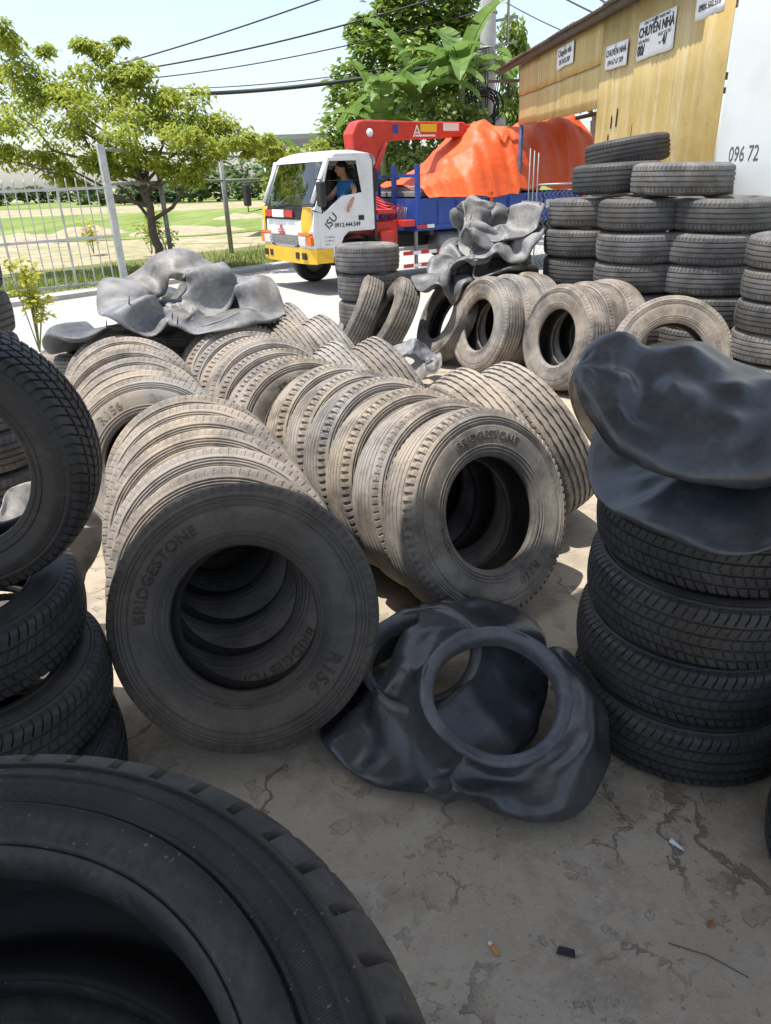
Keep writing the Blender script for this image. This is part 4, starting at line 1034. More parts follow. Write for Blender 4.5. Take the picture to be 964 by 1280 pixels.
# roof with its ragged edge
for i in range(7):
    a0 = -1.45 + i * .95; rows = []
    for k in range(25):
        s = a0 + .98 * k / 24; r_ = .012 * math.sin(s * 2 * PI / .08)
        rows.append([(s, -.20 + .04 * noise.noise(Vector((i * 3.1, 0, 0))), 3.15 + r_ + .02 * (i % 2) * 0 + .01 * (i % 2)), (s, 3.2, 3.75 + r_ + .01 * (i % 2))])
    o = MB().grid(rows).build('roof_sheet', 'rust_roof', shed); sd = o.modifiers.new('thick', 'SOLIDIFY'); sd.thickness = .004
MB().box((2.4, -.10, 3.125), (7.7, .06, .05)).build('eave_beam', 'timber', shed)
MB().box((-.62, -.15, 2.92), (.04, .70, .04)).build('purlin_end', 'timber', shed)
for s in (-.5, 2.86): MB().tube([(s, .03, 0), (s, .03, 3.1)], .035, 10).build('post', 'post_blue', shed)
MB().box((1.2, .04, 2.33), (3.4, .04, .05)).build('rail', 'galvanised', shed)
MB().box((1.2, .9, 2.38), (3.4, .04, .05)).build('rail', 'timber', shed)
for s in (-.5, 1.2, 2.86): MB().box((s, 1.4, 2.55), (.05, 2.7, .07)).build('rafter', 'timber', shed)
for s in (-.5, 2.86, 5.6): MB().tube([(s, 3.0, 0), (s, 3.0, 3.68)], .035, 8).build('post', 'post_blue', shed)
# posters with their lettering
def flat_text(s, size, loc, parent, mat='ink', align='CENTER', shear=0., off=.0):
    me = text_mesh(s, size, extrude=.0006, align=align, offset=off * .5); me.materials.append(M[mat])
    return obj('lettering', me, parent, loc=loc, rot=(R_(90), 0, 0))
def poster(label, s0, s1, z0, z1, lines, tilt=0., dy=.045):
    p = thing('poster', label, 'poster', group='paper posters on the ochre shed')
    p.matrix_world = shed.matrix_basis @ Matrix.Translation(((s0 + s1) / 2, -dy, (z0 + z1) / 2)) @ Matrix.Rotation(tilt, 4, 'Y')
    w, h_ = s1 - s0, z1 - z0; rows = []
    for i in range(11):
        x = -w / 2 + w * i / 10
        rows.append([(x, -.002 - .004 * abs(noise.noise(Vector((x * 4, z * 4, s0)))) , z + (.012 * noise.noise(Vector((x * 6, s0, 0))) if z < 0 else 0)) for z in np.linspace(-h_ / 2, h_ / 2, 7)])
    o = MB().grid(rows).build('paper', 'poster_paper', p); sd = o.modifiers.new('thick', 'SOLIDIFY'); sd.thickness = .001
    for txt, size, x, z, al, off in lines: flat_text(txt, size, (x * w, -.009, z * h_), p, align=al, off=off)
poster('large white poster with heavy black capitals, CHUYỂN NHÀ, on the ochre sheet', 3.90, 4.68, 2.585, 2.90,
       [('CÔNG TY VẬN TẢI THÀNH PHÁT', .036, 0, .38, 'CENTER', 0), ('CHUYỂN NHÀ', .112, 0, .09, 'CENTER', .0045), ('VĂN PHÒNG', .042, -.47, -.08, 'LEFT', .0), ('PHỤC VỤ 24/7', .042, .08, -.06, 'LEFT', .0), ('LIÊN HỆ', .03, -.47, -.18, 'LEFT', .0), ('00/', .12, -.47, -.38, 'LEFT', .005), ('- 4/', .11, .12, -.30, 'LEFT', .004)], R_(0))
poster('small creased poster lettered in grey, lower left of the large one', 3.07, 3.66, 2.60, 2.82, [('CHUYỂN NHÀ', .082, 0, .05, 'CENTER', .002), ('094 67 67 509', .072, 0, -.34, 'CENTER', 0)], R_(1))
poster('small poster on the upper sheet nearest the roof corner', 1.36, 2.0, 2.82, 3.05, [('Chuyển nhà', .10, 0, .06, 'CENTER', .002), ('09.74.50.369', .08, 0, -.34, 'CENTER', .001)], R_(-1), .045)
poster('poster cut off by the top of the picture, beside the white panel', 5.03, 5.50, 2.72, 3.0, [('CHUYỂN NHÀ', .064, 0, .1, 'CENTER', .002), ('0901.502.519', .064, 0, -.30, 'CENTER', .002)], 0, .048)
poster('small number poster low on the ochre sheet behind the tyres', 3.04, 3.50, 1.675, 1.83, [('0933.70.07', .076, 0, -.2, 'CENTER', .003)], 0)
me = text_mesh('096 72', .15, extrude=.0006, align='LEFT'); me.materials.append(M['ink_faded'])
obj('lettering', me, shed, loc=(5.86, -.036, 1.67), rot=(R_(90), 0, 0))
for s, z in ((5.9, 2.3), (6.1, 2.75)): pass
# wire mesh gate leaf beside the blue post
mesh_gate = thing('wire_mesh_panel', 'diamond wire mesh panel beside the blue post, before the truck bed', 'fence', (2.30, 11.2, 0))
MW, MH = .86, 1.48
for k in range(3): MB().tube([(-.06 + .06 * k, 0, 0), (-.06 + .06 * k, 0, 1.95 - .03 * k)], .010, 8).build('mesh_post', 'pipe_grey', mesh_gate)
MB().tube([(MW, 0, 0), (MW, 0, MH)], .018, 8).build('mesh_post', 'galvanised', mesh_gate)
for z in (.05, MH): MB().tube([(.06, 0, z), (MW, 0, z)], .012, 6).build('mesh_rail', 'galvanised', mesh_gate)
w_ = MB(); c_ = .065
for k in range(int(MW / c_) + 1):
    x = .06 + k * c_; n = int(MH / c_)
    w_.tube([(x + (c_ / 2 if i % 2 else -c_ / 2) * .97, .003 * (1 if i % 2 else -1), .05 + i * c_) for i in range(n)], .0035, 4, smooth=False)
o = w_.build('wire_mesh', 'galvanised', mesh_gate); o['kind'] = 'stuff'

# ------------------------------------------------------------------ iron gate, pipe fence
plain('gate_paint', (.50, .52, .50), .55, .2, .2, 8., grime=((.30, .22, .15), .5))
plain('pipe', (.30, .31, .30), .55, .3, .3, 8., grime=((.24, .17, .11), .5))
g0 = Vector((-4.70, 13.83, 0)); g1 = Vector((-6.95, 12.10, 0)); gd = (g1 - g0); gl_ = gd.length; gd.normalize()
gate_ = thing('iron_gate', 'pale iron bar gate at the edge of the road on the left', 'gate', g0, (0, 0, math.atan2(gd.y, gd.x)))
nb = 17
for i in range(1, nb):
    x = gl_ * i / nb; thick = .034 if i in (5, 11) else .017
    MB().box((x, 0, .92), (thick, thick, 1.66)).build('bar', 'gate_paint', gate_)
    MB().lathe([(.001, .09), (.012, .03), (.014, 0), (.001, -.001)], 6).build('spike', 'gate_paint', gate_, loc=(x, 0, 1.75))
for z in (.10, .86, 1.66): MB().box((gl_ / 2, .004, z), (gl_, .028, .045)).build('rail', 'gate_paint', gate_)
MB().box((-.03, 0, 1.17), (.11, .11, 2.34)).build('gate_post', 'gate_paint', gate_); MB().box((gl_ + .04, 0, 1.1), (.09, .09, 2.2)).build('gate_post', 'gate_paint', gate_)
fence = thing('pipe_fence', 'rusty pipe fence of posts and two rails along the field', 'fence', (-4.62, 13.9, 0))
fp = [Vector((-4.62, 13.95, 0)), Vector((-4.35, 16.1, 0)), Vector((-3.69, 19.39, 0)), Vector((-2.9, 21.5, 0)), Vector((-1.9, 25.0, 0)), Vector((-.4, 29.5, 0))]
b0 = Vector((-4.62, 13.9, 0))
for i, p in enumerate(fp[1:]): q = p - b0; MB().tube([q, q + Vector((0, 0, 2.35 if i != 2 else 2.0))], .05 if i != 1 else .06, 10).build('post', 'pipe', fence)
for zz, r in ((2.26, .03), (1.72, .03)):
    for a_, c_ in zip(fp, fp[1:]): MB().tube([a_ - b0 + Vector((0, 0, zz)), c_ - b0 + Vector((0, 0, zz))], r, 8).build('rail', 'pipe', fence)
# long grey canopy and a small brick gable far behind
canopy = thing('canopy', 'long grey flat canopy roof far behind the truck', 'canopy', (-2.2, 26, 0))
MB().box((-.2, 1.5, 2.95), (5.6, 3., .14)).build('roof_slab', 'galvanised', canopy)
MB().box((-.2, .0, 2.74), (5.6, .10, .26)).build('fascia', 'pipe', canopy)
for x in (-2.8, -1., .8, 2.4): MB().tube([(x, .3, 0), (x, .3, 2.8)], .05, 8).build('post', 'pipe', canopy)
m = MAT('brick', .9); br = m.n('ShaderNodeTexBrick'); br.inputs['Scale'].default_value = 5.; br.inputs['Color1'].default_value = (.42, .20, .12, 1); br.inputs['Color2'].default_value = (.50, .27, .17, 1); br.inputs['Mortar'].default_value = (.5, .47, .42, 1)
mp = m.mapped((1, 1, 1), (R_(90), 0, 0)); m.l(mp, br.inputs['Vector']); m.col(br.outputs[0]); M['brick'] = m.m
house = thing('brick_house', 'small brick gable house behind the utility pole', 'house', (3.6, 24.5, 0))
MB().prism([(-.9, 0, 0), (1.2, 0, 0), (1.2, 0, 2.5), (-.1, 0, 3.2), (-.5, 0, 3.0), (-.9, 0, 2.6)], (0, 0, 0), (0, 3, 0)).build('wall', 'brick', house)
MB().box((-.55, -.12, 1.7), (.34, .34, 3.4)).build('pier', 'brick', house)
MB().prism([(-.2, -.15, 3.24), (1.5, -.15, 2.36), (1.5, -.15, 2.46), (-.15, -.15, 3.34)], (0, 0, 0), (0, 3.3, 0)).build('roof', 'galvanised', house)

# ------------------------------------------------------------------ utility pole and cables
plain('pole_concrete', (.50, .50, .49), .85, 0, .2, 5., grime=((.32, .31, .30), .5)); plain('cable', (.02, .02, .022), .6, 0, .2)
PX, PY = 2.86, 20.
pole = thing('utility_pole', 'concrete utility pole with coiled black cable behind the truck load', 'utility pole', (PX, PY, 0))
MB().tube([(0, 0, 0), (.0, 0, 4.5), (-.03, 0, 9.)], [.23, .19, .14], 14).build('shaft', 'pole_concrete', pole)
for z in (4.35, 3.95, 5.05): MB().lathe([(.215, z - .02), (.215, z + .02), (.18, z + .02), (.18, z - .02)], 16).build('pole_band', 'pipe', pole)
for z in (4.9, 4.4): MB().box((.25, -.02, z), (.9, .05, .05), Matrix.Rotation(R_(-8), 3, 'Y')).build('cross_arm', 'pipe', pole)
MB().tube([(.46, -.05, 4.4), (.46, -.05, 8)], .03, 8).build('conduit', 'galvanised', pole)
MB().box((.30, -.2, 2.62), (.26, .22, .52)).build('meter_box', 'galvanised', pole, bevel=.02)
MB().box((.10, -.24, 2.45), (.14, .05, .20)).build('warning_plate', 'truck_yellow', pole)
coil = MB().build('cable_coil', 'cable', pole); b = MB(); rr = random.Random(4)
for k in range(9):
    r0 = rr.uniform(.26, .38); dx, dz = rr.uniform(-.08, .06), rr.uniform(-.08, .08); ex_ = rr.uniform(.8, 1.25)
    b.tube([(-.06 + dx + r0 * math.cos(a), -.30 - .02 * k, 3.10 + dz + r0 * ex_ * math.sin(a)) for a in np.linspace(0, 2 * PI, 25)[:-1]], .016, 5, closed=True)
coil.data = b.mesh('cable_coil', 'cable')
for k in range(9):
    x0 = rr.uniform(-.5, .3); MB().tube([(x0 * .3, -.24, 4.3), (x0 * 1.2, -.28, 3.9 - .2 * rr.random()), (x0 * .9, -.30, 3.4), (x0 * .5, -.26, 2.7 - rr.random() * .6), (.0, -.25, 2.4)], .012, 5).build('drop_cable', 'cable', pole)
for k in range(4): MB().tube([(-.30 - .1 * k, -.1, 4.22), (-.34 - .1 * k, -.12, 3.7), (-.25 - .05 * k, -.15, 3.0 - .1 * k)], .022, 5).build('drop_cable', 'cable', pole)
def cable(label, p0, p1, sag, r):
    p0, p1 = Vector(p0), Vector(p1); n = 24
    b = MB().tube([p0.lerp(p1, i / n) + Vector((0, 0, -4 * sag * (i / n) * (1 - i / n))) - p0 for i in range(n + 1)], r, 6)
    o = b.build('overhead_cable', 'cable', None, loc=p0); tag(o, label, 'cable', 'overhead cables'); return o
PT = Vector((PX, PY - .2, 0))
cable('thick black cable bundle sagging from the pole over the tree', PT + Vector((0, 0, 4.18)), at(150, 118, 24), .25, .05)
cable('thin cable just above the thick bundle', PT + Vector((0, -.05, 4.34)), at(150, 110, 24), .28, .012)
cable('highest thin cable crossing the upper left sky', at(556, -60, 20), at(120, 88, 24), .12, .018)
cable('second thin cable below the highest one on the left', at(600, -20, 20), at(130, 93, 24), .2, .020)
cable('third thin cable on the left, above the bundle', PT + Vector((0, 0, 5.1)), at(140, 102, 24), .22, .014)
cable('upper thin cable right of the pole, towards the shed roof', PT + Vector((.1, 0, 6.6)), at(860, 60, 12), .1, .014)
cable('lower thin cable right of the pole, above the shed roof', PT + Vector((.1, 0, 5.35)), at(830, 84, 12), .1, .010)
cable('short cable in the top right of the sky over the shed', at(640, -40, 18), at(800, 42, 13), .05, .014)
# ------------------------------------------------------------------ trees and plants
def leafmat(key, c1, c2, rough=.45, trans=.5):
    m = MAT(key, rough, 0, .4); g = m.n('ShaderNodeObjectInfo')
    geo = m.n('ShaderNodeNewGeometry')
    o = m.mix(geo.outputs['Random Per Island'], c1, c2); m.col(o)
    tl = m.n('ShaderNodeBsdfTranslucent'); m.l(m.mix(.5, o, tuple(min(1, x * 1.5) for x in c2)), tl.inputs[0])
    ad = m.n('ShaderNodeMixShader'); ad.inputs[0].default_value = trans
    m.l(m.b.outputs[0], ad.inputs[1]); m.l(tl.outputs[0], ad.inputs[2]); m.l(ad.outputs[0], m.t.nodes['Material Output'].inputs[0]); M[key] = m.m
leafmat('leaf_light', (.17, .25, .03), (.38, .41, .06)); leafmat('leaf_dark', (.095, .165, .025), (.24, .33, .05), .35, .35)
leafmat('leaf_banana', (.11, .21, .04), (.20, .31, .08), .4, .4); leafmat('leaf_pale', (.13, .21, .05), (.26, .34, .10), .5, .4); leafmat('leaf_yellow', (.30, .34, .03), (.42, .40, .05), .5, .5)
leafmat('grass_blade', (.10, .17, .03), (.26, .30, .07), .6, .4); leafmat('far_leaf', (.07, .12, .04), (.14, .20, .07), .7, .3)
plain('bark', (.13, .10, .075), .9, 0, .35, 14., bump=.6); plain('bark_pale', (.30, .26, .21), .9, 0, .3, 12., bump=.5); plain('banana_stem', (.20, .22, .09), .7, 0, .3, 8.)
def leaves(rng, centers, n, size, spread, droop=.3, aspect=.45, flat=.6):
    """many small two-faced leaves round the given (centre, radius) clumps"""
    vs, fs = [], []
    for _ in range(n):
        c, r = rng.choice(centers)
        while True:
            d = Vector((rng.uniform(-1, 1), rng.uniform(-1, 1), rng.uniform(-1, 1)))
            if d.length < 1: break
        d *= .55 + .45 * rng.random() / max(d.length, .3) * .8
        p = Vector(c) + Vector((d.x * r * spread[0], d.y * r * spread[1], d.z * r * spread[2]))
        a = rng.uniform(0, 2 * PI); out = Vector((math.cos(a), math.sin(a), -droop + rng.uniform(-.45, .45))).normalized()
        nrm = Vector((rng.gauss(0, 1 - flat), rng.gauss(0, 1 - flat), 1)).normalized(); sd = out.cross(nrm).normalized()
        L = size * rng.uniform(.65, 1.25); w = L * aspect * .5; up = sd.cross(out)
        o = len(vs); mid = p + out * L * .5 + up * L * .06; tip = p + out * L - up * L * .10
        vs += [tuple(p), tuple(mid + sd * w - up * L * .04), tuple(tip), tuple(mid - sd * w - up * L * .04), tuple(mid)]
        fs += [(o, o + 1, o + 4), (o + 1, o + 2, o + 4), (o + 2, o + 3, o + 4), (o + 3, o, o + 4)]
    b = MB(); b.add(vs, fs); return b
def limb(rng, p0, p1, r0, r1, n=6, wob=.08):
    pts = []; L = (Vector(p1) - Vector(p0)).length
    for i in range(n + 1):
        t = i / n; q = Vector(p0).lerp(Vector(p1), t)
        if 0 < i < n: q += Vector((rng.uniform(-1, 1), rng.uniform(-1, 1), rng.uniform(-.5, .5))) * wob * L
        pts.append(q)
    return pts, [r0 + (r1 - r0) * i / n for i in range(n + 1)]
def tree(label, base, trunk_top, r, clumps, n, size, lm, spread=(1, 1, .6), bark='bark', droop=.3, seed=1, aspect=.45, group='trees and shrubs', name='tree', flat=.6, twigs=None):
    rng = random.Random(seed); B = Vector(base); t = thing(name, label, 'tree', base, group=group)
    pts, rad = limb(rng, (0, 0, -.05), Vector(trunk_top) - B, r, r * .62, 7, .03); MB().tube(pts, rad, 10).build('trunk', bark, t)
    T = Vector(trunk_top) - B
    for c, cr in clumps:
        q = Vector(c) - B; st = pts[rng.randrange(4, 8)]
        pp, rr = limb(rng, st, q, r * .42, r * .06, 6, .07); MB().tube(pp, rr, 6).build('branch', bark, t)
    leaves(rng, [(Vector(c) - B, cr) for c, cr in (twigs or clumps)], n, size, spread, droop, aspect, flat).build('crown', lm, t)
    return t
rng = random.Random(11)
# light feathery tree by the gate
cl = []
for px, py, Y, r in ((30, 90, 15.2, .8), (30, 130, 16.2, .95), (75, 110, 15.6, .9), (60, 165, 15.0, .8), (120, 95, 16.2, .8), (125, 135, 15.0, .9), (110, 175, 16.6, .8), (165, 115, 15.8, .8), (170, 150, 14.9, .85), (180, 190, 16.0, .7),
                     (215, 130, 15.4, .75), (225, 165, 16.3, .8), (255, 155, 15.6, .7), (270, 180, 15.0, .55), (300, 168, 15.8, .55), (318, 178, 15.4, .38), (240, 205, 15.6, .6), (140, 205, 15.3, .55), (20, 200, 15.8, .6), (70, 215, 16.2, .5), (-30, 120, 15.6, 1.0), (-40, 180, 15.6, .9), (8, 50, 15.5, .5), (130, 62, 16.0, .45), (175, 85, 15.6, .5), (220, 220, 15.2, .45)):
    cl.append((at(px, py, Y), r))
cl2 = []
for c_, r_c in cl:
    cl2.append((c_, r_c * .8))
    for _ in range(4): cl2.append((c_ + Vector((rng.uniform(-1.1, 1.1), rng.uniform(-1, 1), rng.uniform(-.42, .36))) * r_c, r_c * rng.uniform(.4, .7)))
tree('light green spreading tree with feathery leaves beside the iron gate', at(205, 338, 15.9) * 1, at(178, 225, 15.9), .10, cl[:20:2] + cl[20:], 21000, .145, 'leaf_light', (1, 1, .6), droop=.5, seed=3, aspect=.40, twigs=cl2)
# dense tall tree behind the truck
cl = []
for px, py, Y, r in ((430, 170, 23, 1.0), (440, 110, 23.5, 1.0), (470, 60, 23.5, 1.0), (490, 20, 24, .9), (470, 130, 22.5, 1.0), (510, 80, 23, 1.0), (520, 30, 24, .9), (550, 60, 24, 1.0), (560, 10, 24, .9), (585, 40, 24, .8), (500, -40, 24, 1.0), (550, -50, 24, 1.1), (590, -30, 24, .9), (430, 205, 23, .8), (575, 100, 24, .9), (455, 40, 24, .6), (590, 150, 24.5, .8), (540, 120, 24, 1.)):
    cl.append((at(px, py, Y), r))
tree('tall dense dark green tree behind the crane boom', (.55, 24.2, 0), (.7, 24.2, 3.6), .22, cl, 12000, .26, 'leaf_dark', (1, 1, .95), droop=.25, seed=5, aspect=.5, flat=.4)
# lower shrubs behind the truck bed
cl = [(at(px, py, Y), r) for px, py, Y, r in ((490, 185, 19.5, .7), (520, 150, 19, .6), (555, 140, 19, .6), (590, 145, 19.2, .5), (520, 200, 19, .7), (560, 175, 19.3, .7), (480, 225, 19.5, .7), (540, 225, 19, .7), (500, 250, 19, .6), (600, 190, 19.5, .5))]
tree('pale green rounded shrub behind the truck bed', (1.0, 19.6, 0), (1.0, 19.5, 1.2), .10, cl, 4200, .17, 'leaf_pale', (1, 1, .8), droop=.6, seed=8, aspect=.6, name='shrub')
cl = [(at(px, py, Y), r) for px, py, Y, r in ((640, 40, 22, .5), (632, 80, 22, .5), (640, 120, 22.5, .45), (628, 140, 22, .5), (645, 150, 22, .4), (650, 60, 22, .3))]
tree('slender drooping tree right of the utility pole', (3.75, 22.4, 0), (3.85, 22.3, 4.2), .09, cl, 1500, .24, 'leaf_dark', (1, 1, 1.1), droop=.9, seed=9, aspect=.35)
cl = [(at(px, py, Y), r) for px, py, Y, r in ((750, 110, 17, .5), (775, 115, 17, .6), (735, 120, 17.5, .4), (760, 95, 17.2, .5), (800, 90, 17, .7))]
tree('tree with a thick pale trunk seen under the shed roof', at(742, 245, 17.2), at(744, 150, 17.2), .16, cl, 1200, .2, 'leaf_dark', (1, 1, .8), 'bark_pale', seed=10)
cl = [(at(px, py, Y), r) for px, py, Y, r in ((340, 190, 21, .5), (362, 200, 21, .6), (400, 190, 21.3, .6), (385, 215, 21, .6), (345, 225, 21, .5), (420, 225, 21, .6))]
tree('yellow green bushy tree behind the truck cab', (-2.2, 21.6, 0), (-2.2, 21.5, 1.4), .08, cl, 2200, .20, 'leaf_light', (1, 1, .8), droop=.6, seed=14, aspect=.4)
# banana plants
def banana(label, base, hgt, nl, L, seed, lean=0.):
    r = random.Random(seed); t = thing('banana_plant', label, 'banana plant', base, group='banana plants behind the truck')
    MB().tube([(0, 0, -.05), (.03, 0, hgt * .5), (.05, 0, hgt)], [.13, .11, .08], 10).build('stem', 'banana_stem', t)
    for k in range(nl):
        a = 2 * PI * k / nl + r.uniform(-.4, .4); up = r.uniform(.5, 1.4); ll = L * r.uniform(.75, 1.1); rows = []; N = 16
        p = Vector((.05, 0, hgt * .97)); d = Vector((math.cos(a) * math.cos(up), math.sin(a) * math.cos(up), math.sin(up))); w0 = .27 * r.uniform(.8, 1.15)
        sd = Vector((-math.sin(a), math.cos(a), 0)); mid = []
        for i in range(N + 1):
            s = i / N; w = 0 if s < .12 else w0 * math.sin(PI * ((s - .12) / .88) ** .75) ** .6
            nn = sd.cross(d).normalized(); mid.append(p.copy())
            tear = .03 * noise.noise(Vector((s * 22, k, seed)))
            rows.append([p + sd * w - nn * (w * .35 + tear), p + sd * w * .5 - nn * w * .10, p, p - sd * w * .5 - nn * w * .10, p - sd * w - nn * (w * .35 - tear)])
            p = p + d * (ll / N); d = (d + Vector((0, 0, -.085 - .06 * s))).normalized()
        gb = MB()                                   # the blade is torn into strips along its side veins
        for sgn in (0, 1):
            for i in range(N):
                if r.random() < .16 and i > 2: dz = Vector((0, 0, -r.uniform(.03, .10)))
                else: dz = Vector((0, 0, 0))
                q0, q1 = rows[i], rows[i + 1]; c_ = (0, 1, 2) if sgn == 0 else (4, 3, 2)
                gap = .12 if r.random() < .35 else 0
                e0, e1 = Vector(q0[c_[0]]) + dz, Vector(q1[c_[0]]).lerp(Vector(q0[c_[0]]), gap) + dz; m0, m1 = Vector(q0[c_[1]]) + dz * .5, Vector(q1[c_[1]]).lerp(Vector(q0[c_[1]]), gap * .7) + dz * .5
                gb.add([e0, e1, m1, m0, q1[2], q0[2]], [(0, 1, 2, 3), (3, 2, 4, 5)], True)
        lf = gb.build('leaf', 'leaf_banana', t)
        MB().tube(mid, [.022 * (1 - .8 * i / N) for i in range(N + 1)], 5).build('midrib', 'leaf_pale', lf)
banana('tall banana plant with arching torn leaves behind the crane boom', (1.05, 19.4, 0), 3.3, 12, 2.2, 21)
banana('banana plant with upright leaves close to the utility pole', (2.15, 19.6, 0), 3.7, 12, 2.2, 22)
banana('lower banana plant left of the others, behind the boom', (.25, 19.3, 0), 2.6, 10, 1.9, 23)
banana('small banana plant beside the far end of the canopy', (-2.0, 23.2, 0), 1.7, 8, 1.6, 24)
banana('banana plant low behind the front of the truck bed', (2.5, 19.0, 0), 1.5, 8, 1.5, 25)
# bright weed by the left stack and small plants near the fence
def weed(label, base, n, size, hgt, rad, lm, seed, stems=7):
    r = random.Random(seed); t = thing('weed', label, 'plant', base, group='small plants')
    cs = []
    for k in range(stems):
        a = r.uniform(0, 2 * PI); q = Vector((rad * math.cos(a) * r.random(), rad * math.sin(a) * r.random(), hgt * r.uniform(.5, 1)))
        MB().tube([(0, 0, 0), q * .5 + Vector((0, 0, .05)), q], [.008, .006, .003], 5).build('stem', 'banana_stem', t); cs += [(q, rad * .45), (q * .7, rad * .4)]
    leaves(r, cs, n, size, (1, 1, .9), .2, .5, .4).build('foliage', lm, t)
weed('bright yellow green weed growing beside the left border stack', at(48, 430, 6.0) * 1 if False else on(50, 440, 0), 420, .085, .95, .26, 'leaf_yellow', 31, 9)
weed('scrubby young plant at the foot of the spreading tree', on(190, 318, .03), 260, .13, 1.1, .5, 'leaf_light', 32)
weed('second scrubby plant by the fence post right of the tree', on(212, 322, .03), 220, .13, 1.0, .45, 'leaf_dark', 33)
weed('yellowing dry plant behind the iron gate', on(118, 318, 0), 160, .14, .9, .35, 'leaf_yellow', 34)
# grass along the verge and in the field
r = random.Random(40); vs, fs = [], []
for _ in range(11000):
    a, n_ = r.uniform(-7, 16), abs(r.gauss(0, 1.3)) + .05
    if n_ > 4.3: continue
    x, y = rp(a, n_); hgt = r.uniform(.06, .30) * (1 if noise.noise(Vector((x * .8, y * .8, 0))) > -.1 else .45); aa = r.uniform(0, PI); w = r.uniform(.006, .016)
    dx, dy = math.cos(aa) * w, math.sin(aa) * w; bx_, by_ = r.gauss(0, .35) * hgt, r.gauss(0, .35) * hgt; o = len(vs)
    vs += [(x - dx, y - dy, .02), (x + dx, y + dy, .02), (x + bx_, y + by_, hgt)]; fs.append((o, o + 1, o + 2))
o = MB().add(vs, fs).build('verge_grass', 'grass_blade'); o['kind'] = 'stuff'; tag(o, 'ragged green grass along the far edge of the road', 'grass')
# dug earth and stones behind the gate
plain('earth', (.44, .34, .23), .95, 0, .35, 3., bump=.8)
for i, (px, py, rx_, rz_) in enumerate(((110, 292, 1.6, .28), (20, 300, 1.9, .2), (230, 290, 2.2, .22), (300, 272, 1.5, .2))):
    c = on(px, py, 0); rows = []
    for k in range(9):
        s = k / 8; rows.append([(c.x + rx_ * s * math.cos(a) * (1 + .25 * noise.noise(Vector((math.cos(a) * 2, math.sin(a) * 2, i)))), c.y + rx_ * .8 * s * math.sin(a), -.02 + rz_ * (1 - s * s) * (1 + .6 * noise.noise(Vector((s * 3 * math.cos(a), s * 3 * math.sin(a), i * 3))))) for a in (2 * PI * j / 28 for j in range(28))])
    o = MB().grid(rows, closed_v=True).build('earth_mound', 'earth'); struct(o)
# far tree line and single far trees
for i in range(16):
    px = -60 + i * 31 + r.uniform(-8, 8); Y = r.uniform(75, 120); g = on(px, 262, 0); d = at(px, 250, Y); x = d.x; hgt = r.uniform(2.2, 3.6) * (1.7 if i in (11, 12, 13) else 1)
    cs = [(Vector((x + r.uniform(-3.2, 3.2), Y + r.uniform(-2, 2), hgt * r.uniform(.15, .7))), hgt * .42) for _ in range(7)]
    nm = ['left edge of the sky line', 'gap left of the spreading tree', 'trunk of the spreading tree', 'right fence posts'][min(3, i // 4)]
    tree(f'hazy far tree on the field horizon, number {ORD[i % 4]} near the {nm}' if False else f'{["low", "broad", "ragged", "rounded"][i % 4]} far tree on the field horizon by the {nm}', (x, Y, 0), (x, Y, hgt * .3), .08, cs, 600, .75, 'far_leaf', (1.1, 1, .8), seed=60 + i, aspect=.7, group='far trees on the horizon', name='far_tree')
# ------------------------------------------------------------------ litter on the concrete
plain('filter_orange', (.62, .30, .07), .8, 0, .15, 60.); plain('butt_white', (.75, .74, .70), .8, 0, .1); plain('plastic_black', (.02, .02, .024), .35, 0, .2); plain('plastic_pale', (.62, .66, .74), .4, 0, .1); plain('stone', (.26, .24, .205), .9, 0, .3, 30.); plain('straw', (.42, .33, .18), .85, 0, .3); plain('dry_leaf', (.28, .14, .06), .8, 0, .3, 30.)
p = on(618, 1187, .005); bt = thing('cigarette_butt', 'orange cigarette butt on the concrete near the camera', 'cigarette butt', p, (0, 0, R_(115)))
MB().tube([(-.014, 0, 0), (.012, 0, 0)], .0045, 10).build('filter', 'filter_orange', bt); MB().tube([(.0121, 0, 0), (.021, .001, 0)], [.0046, .0042], 10).build('paper_end', 'butt_white', bt)
p = on(707, 1190, .003); o = MB().add([(-.02, -.010, 0), (.022, -.008, 0), (.020, .008, .001), (-.016, .009, 0), (-.02, -.010, .003), (.022, -.008, .0035), (.020, .008, .006), (-.016, .009, .004)], [(3, 2, 1, 0), (4, 5, 6, 7), (0, 1, 5, 4), (1, 2, 6, 5), (2, 3, 7, 6), (3, 0, 4, 7)]).build('plastic_scrap', 'plastic_black', None, loc=p, rot=(0, 0, R_(-18)))
tag(o, 'small black plastic scrap on the concrete right of the cigarette butt', 'litter')
p = on(846, 1056, .008); o = MB().lathe([(.0015, .022), (.0035, .016), (.0075, -.014), (.0078, -.019), (.0065, -.019), (.003, .012)], 14).build('glue_nozzle', 'plastic_pale', None, loc=p, rot=(R_(90), 0, R_(35))); tag(o, 'small pale conical plastic cap on the concrete', 'litter')
r = random.Random(77); k = 0
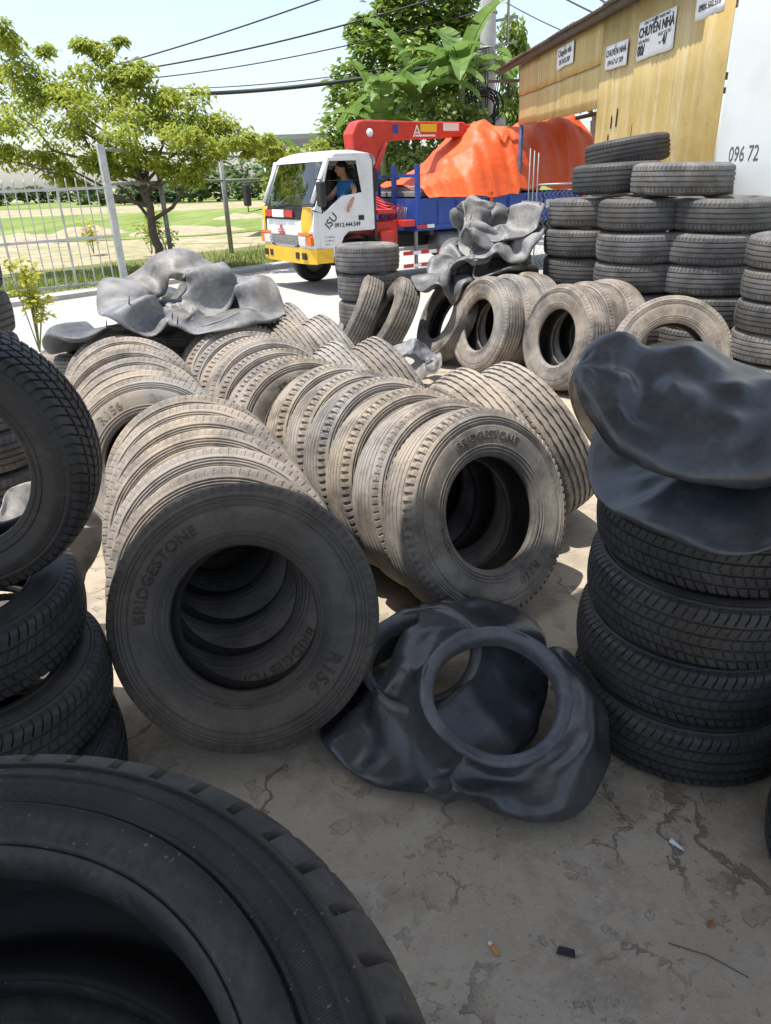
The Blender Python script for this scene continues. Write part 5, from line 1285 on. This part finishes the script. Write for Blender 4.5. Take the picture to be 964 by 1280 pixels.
for i in range(45):
    px, py = r.uniform(340, 950), r.uniform(960, 1270)
    if px < 560 and py > 1180 - (560 - px) * -.2: continue
    p = on(px, py, 0); sz = r.uniform(.002, .0055)
    vs = [tuple(Vector((x * r.uniform(.7, 1.2), y * r.uniform(.7, 1.2), z * r.uniform(.4, .8))) * sz) for x, y, z in ((1, 0, .1), (.4, .9, .1), (-.7, .7, 0), (-1, -.2, .1), (-.3, -.9, 0), (.7, -.7, 0), (.1, .1, 1))]
    o = MB().add(vs, [(0, 1, 6), (1, 2, 6), (2, 3, 6), (3, 4, 6), (4, 5, 6), (5, 0, 6)]).build('pebble', 'stone', None, loc=p + Vector((0, 0, .0005))); tag(o, 'tiny loose stone chip on the shaded concrete', 'pebble', 'stone chips on the concrete'); k += 1
for i, (px, py, a, L) in enumerate(((885, 1200, -30, .17), (830, 1080, 2, .05), (600, 1062, 20, .03), (560, 1230, 60, .025), (520, 1150, 100, .03), (900, 1245, 0, .05), (640, 1120, -20, .03))):
    p = on(px, py, .003); o = MB().tube([(-L / 2, 0, 0), (0, L * .06, .002), (L / 2, 0, 0)], .0013, 5).build('twig', 'straw' if i else 'timber', None, loc=p, rot=(0, 0, R_(a)))
    tag(o, ['long thin dark twig by the crack at the right', 'short straw below the pale cap', 'short straw just below the black tube', 'straw bit near the corner tyre', 'bent straw right of the corner tyre', 'straw at the lower right border', 'tiny straw between tube and cigarette butt'][i], 'twig', 'straws on the concrete')
p = on(888, 1154, .004); o = MB().grid([[(-.014, -.004, 0), (0, -.008, .003), (.015, -.001, .001)], [(-.013, .004, .002), (0, .007, 0), (.015, .001, .001)]]).build('dry_leaf', 'dry_leaf', None, loc=p, rot=(0, 0, R_(40))); tag(o, 'curled brown dry leaf on the crack at the right', 'leaf')

# grit and rubber crumbs that nobody could count
r = random.Random(91); vs, fs = [], []
for _ in range(2600):
    px, py = r.uniform(330, 964), r.uniform(790, 1275); p = on(px, py, 0); sz = r.uniform(.0007, .0022) * (1.5 if noise.noise(p * 6) > .15 else .8)
    if noise.noise(p * 4 + Vector((3, 1, 0))) < -.22: continue
    o = len(vs); a = r.uniform(0, 6.28)
    vs += [(p.x + sz * math.cos(a + k * 2.09) * r.uniform(.7, 1.4), p.y + sz * math.sin(a + k * 2.09) * r.uniform(.7, 1.4), .0003) for k in range(3)] + [(p.x, p.y, sz * r.uniform(.6, 1.1))]
    fs += [(o, o + 1, o + 3), (o + 1, o + 2, o + 3), (o + 2, o, o + 3)]
o = MB().add(vs, fs).build('grit', 'stone'); o['kind'] = 'stuff'; tag(o, 'fine grit and crumbs scattered over the shaded concrete', 'grit')
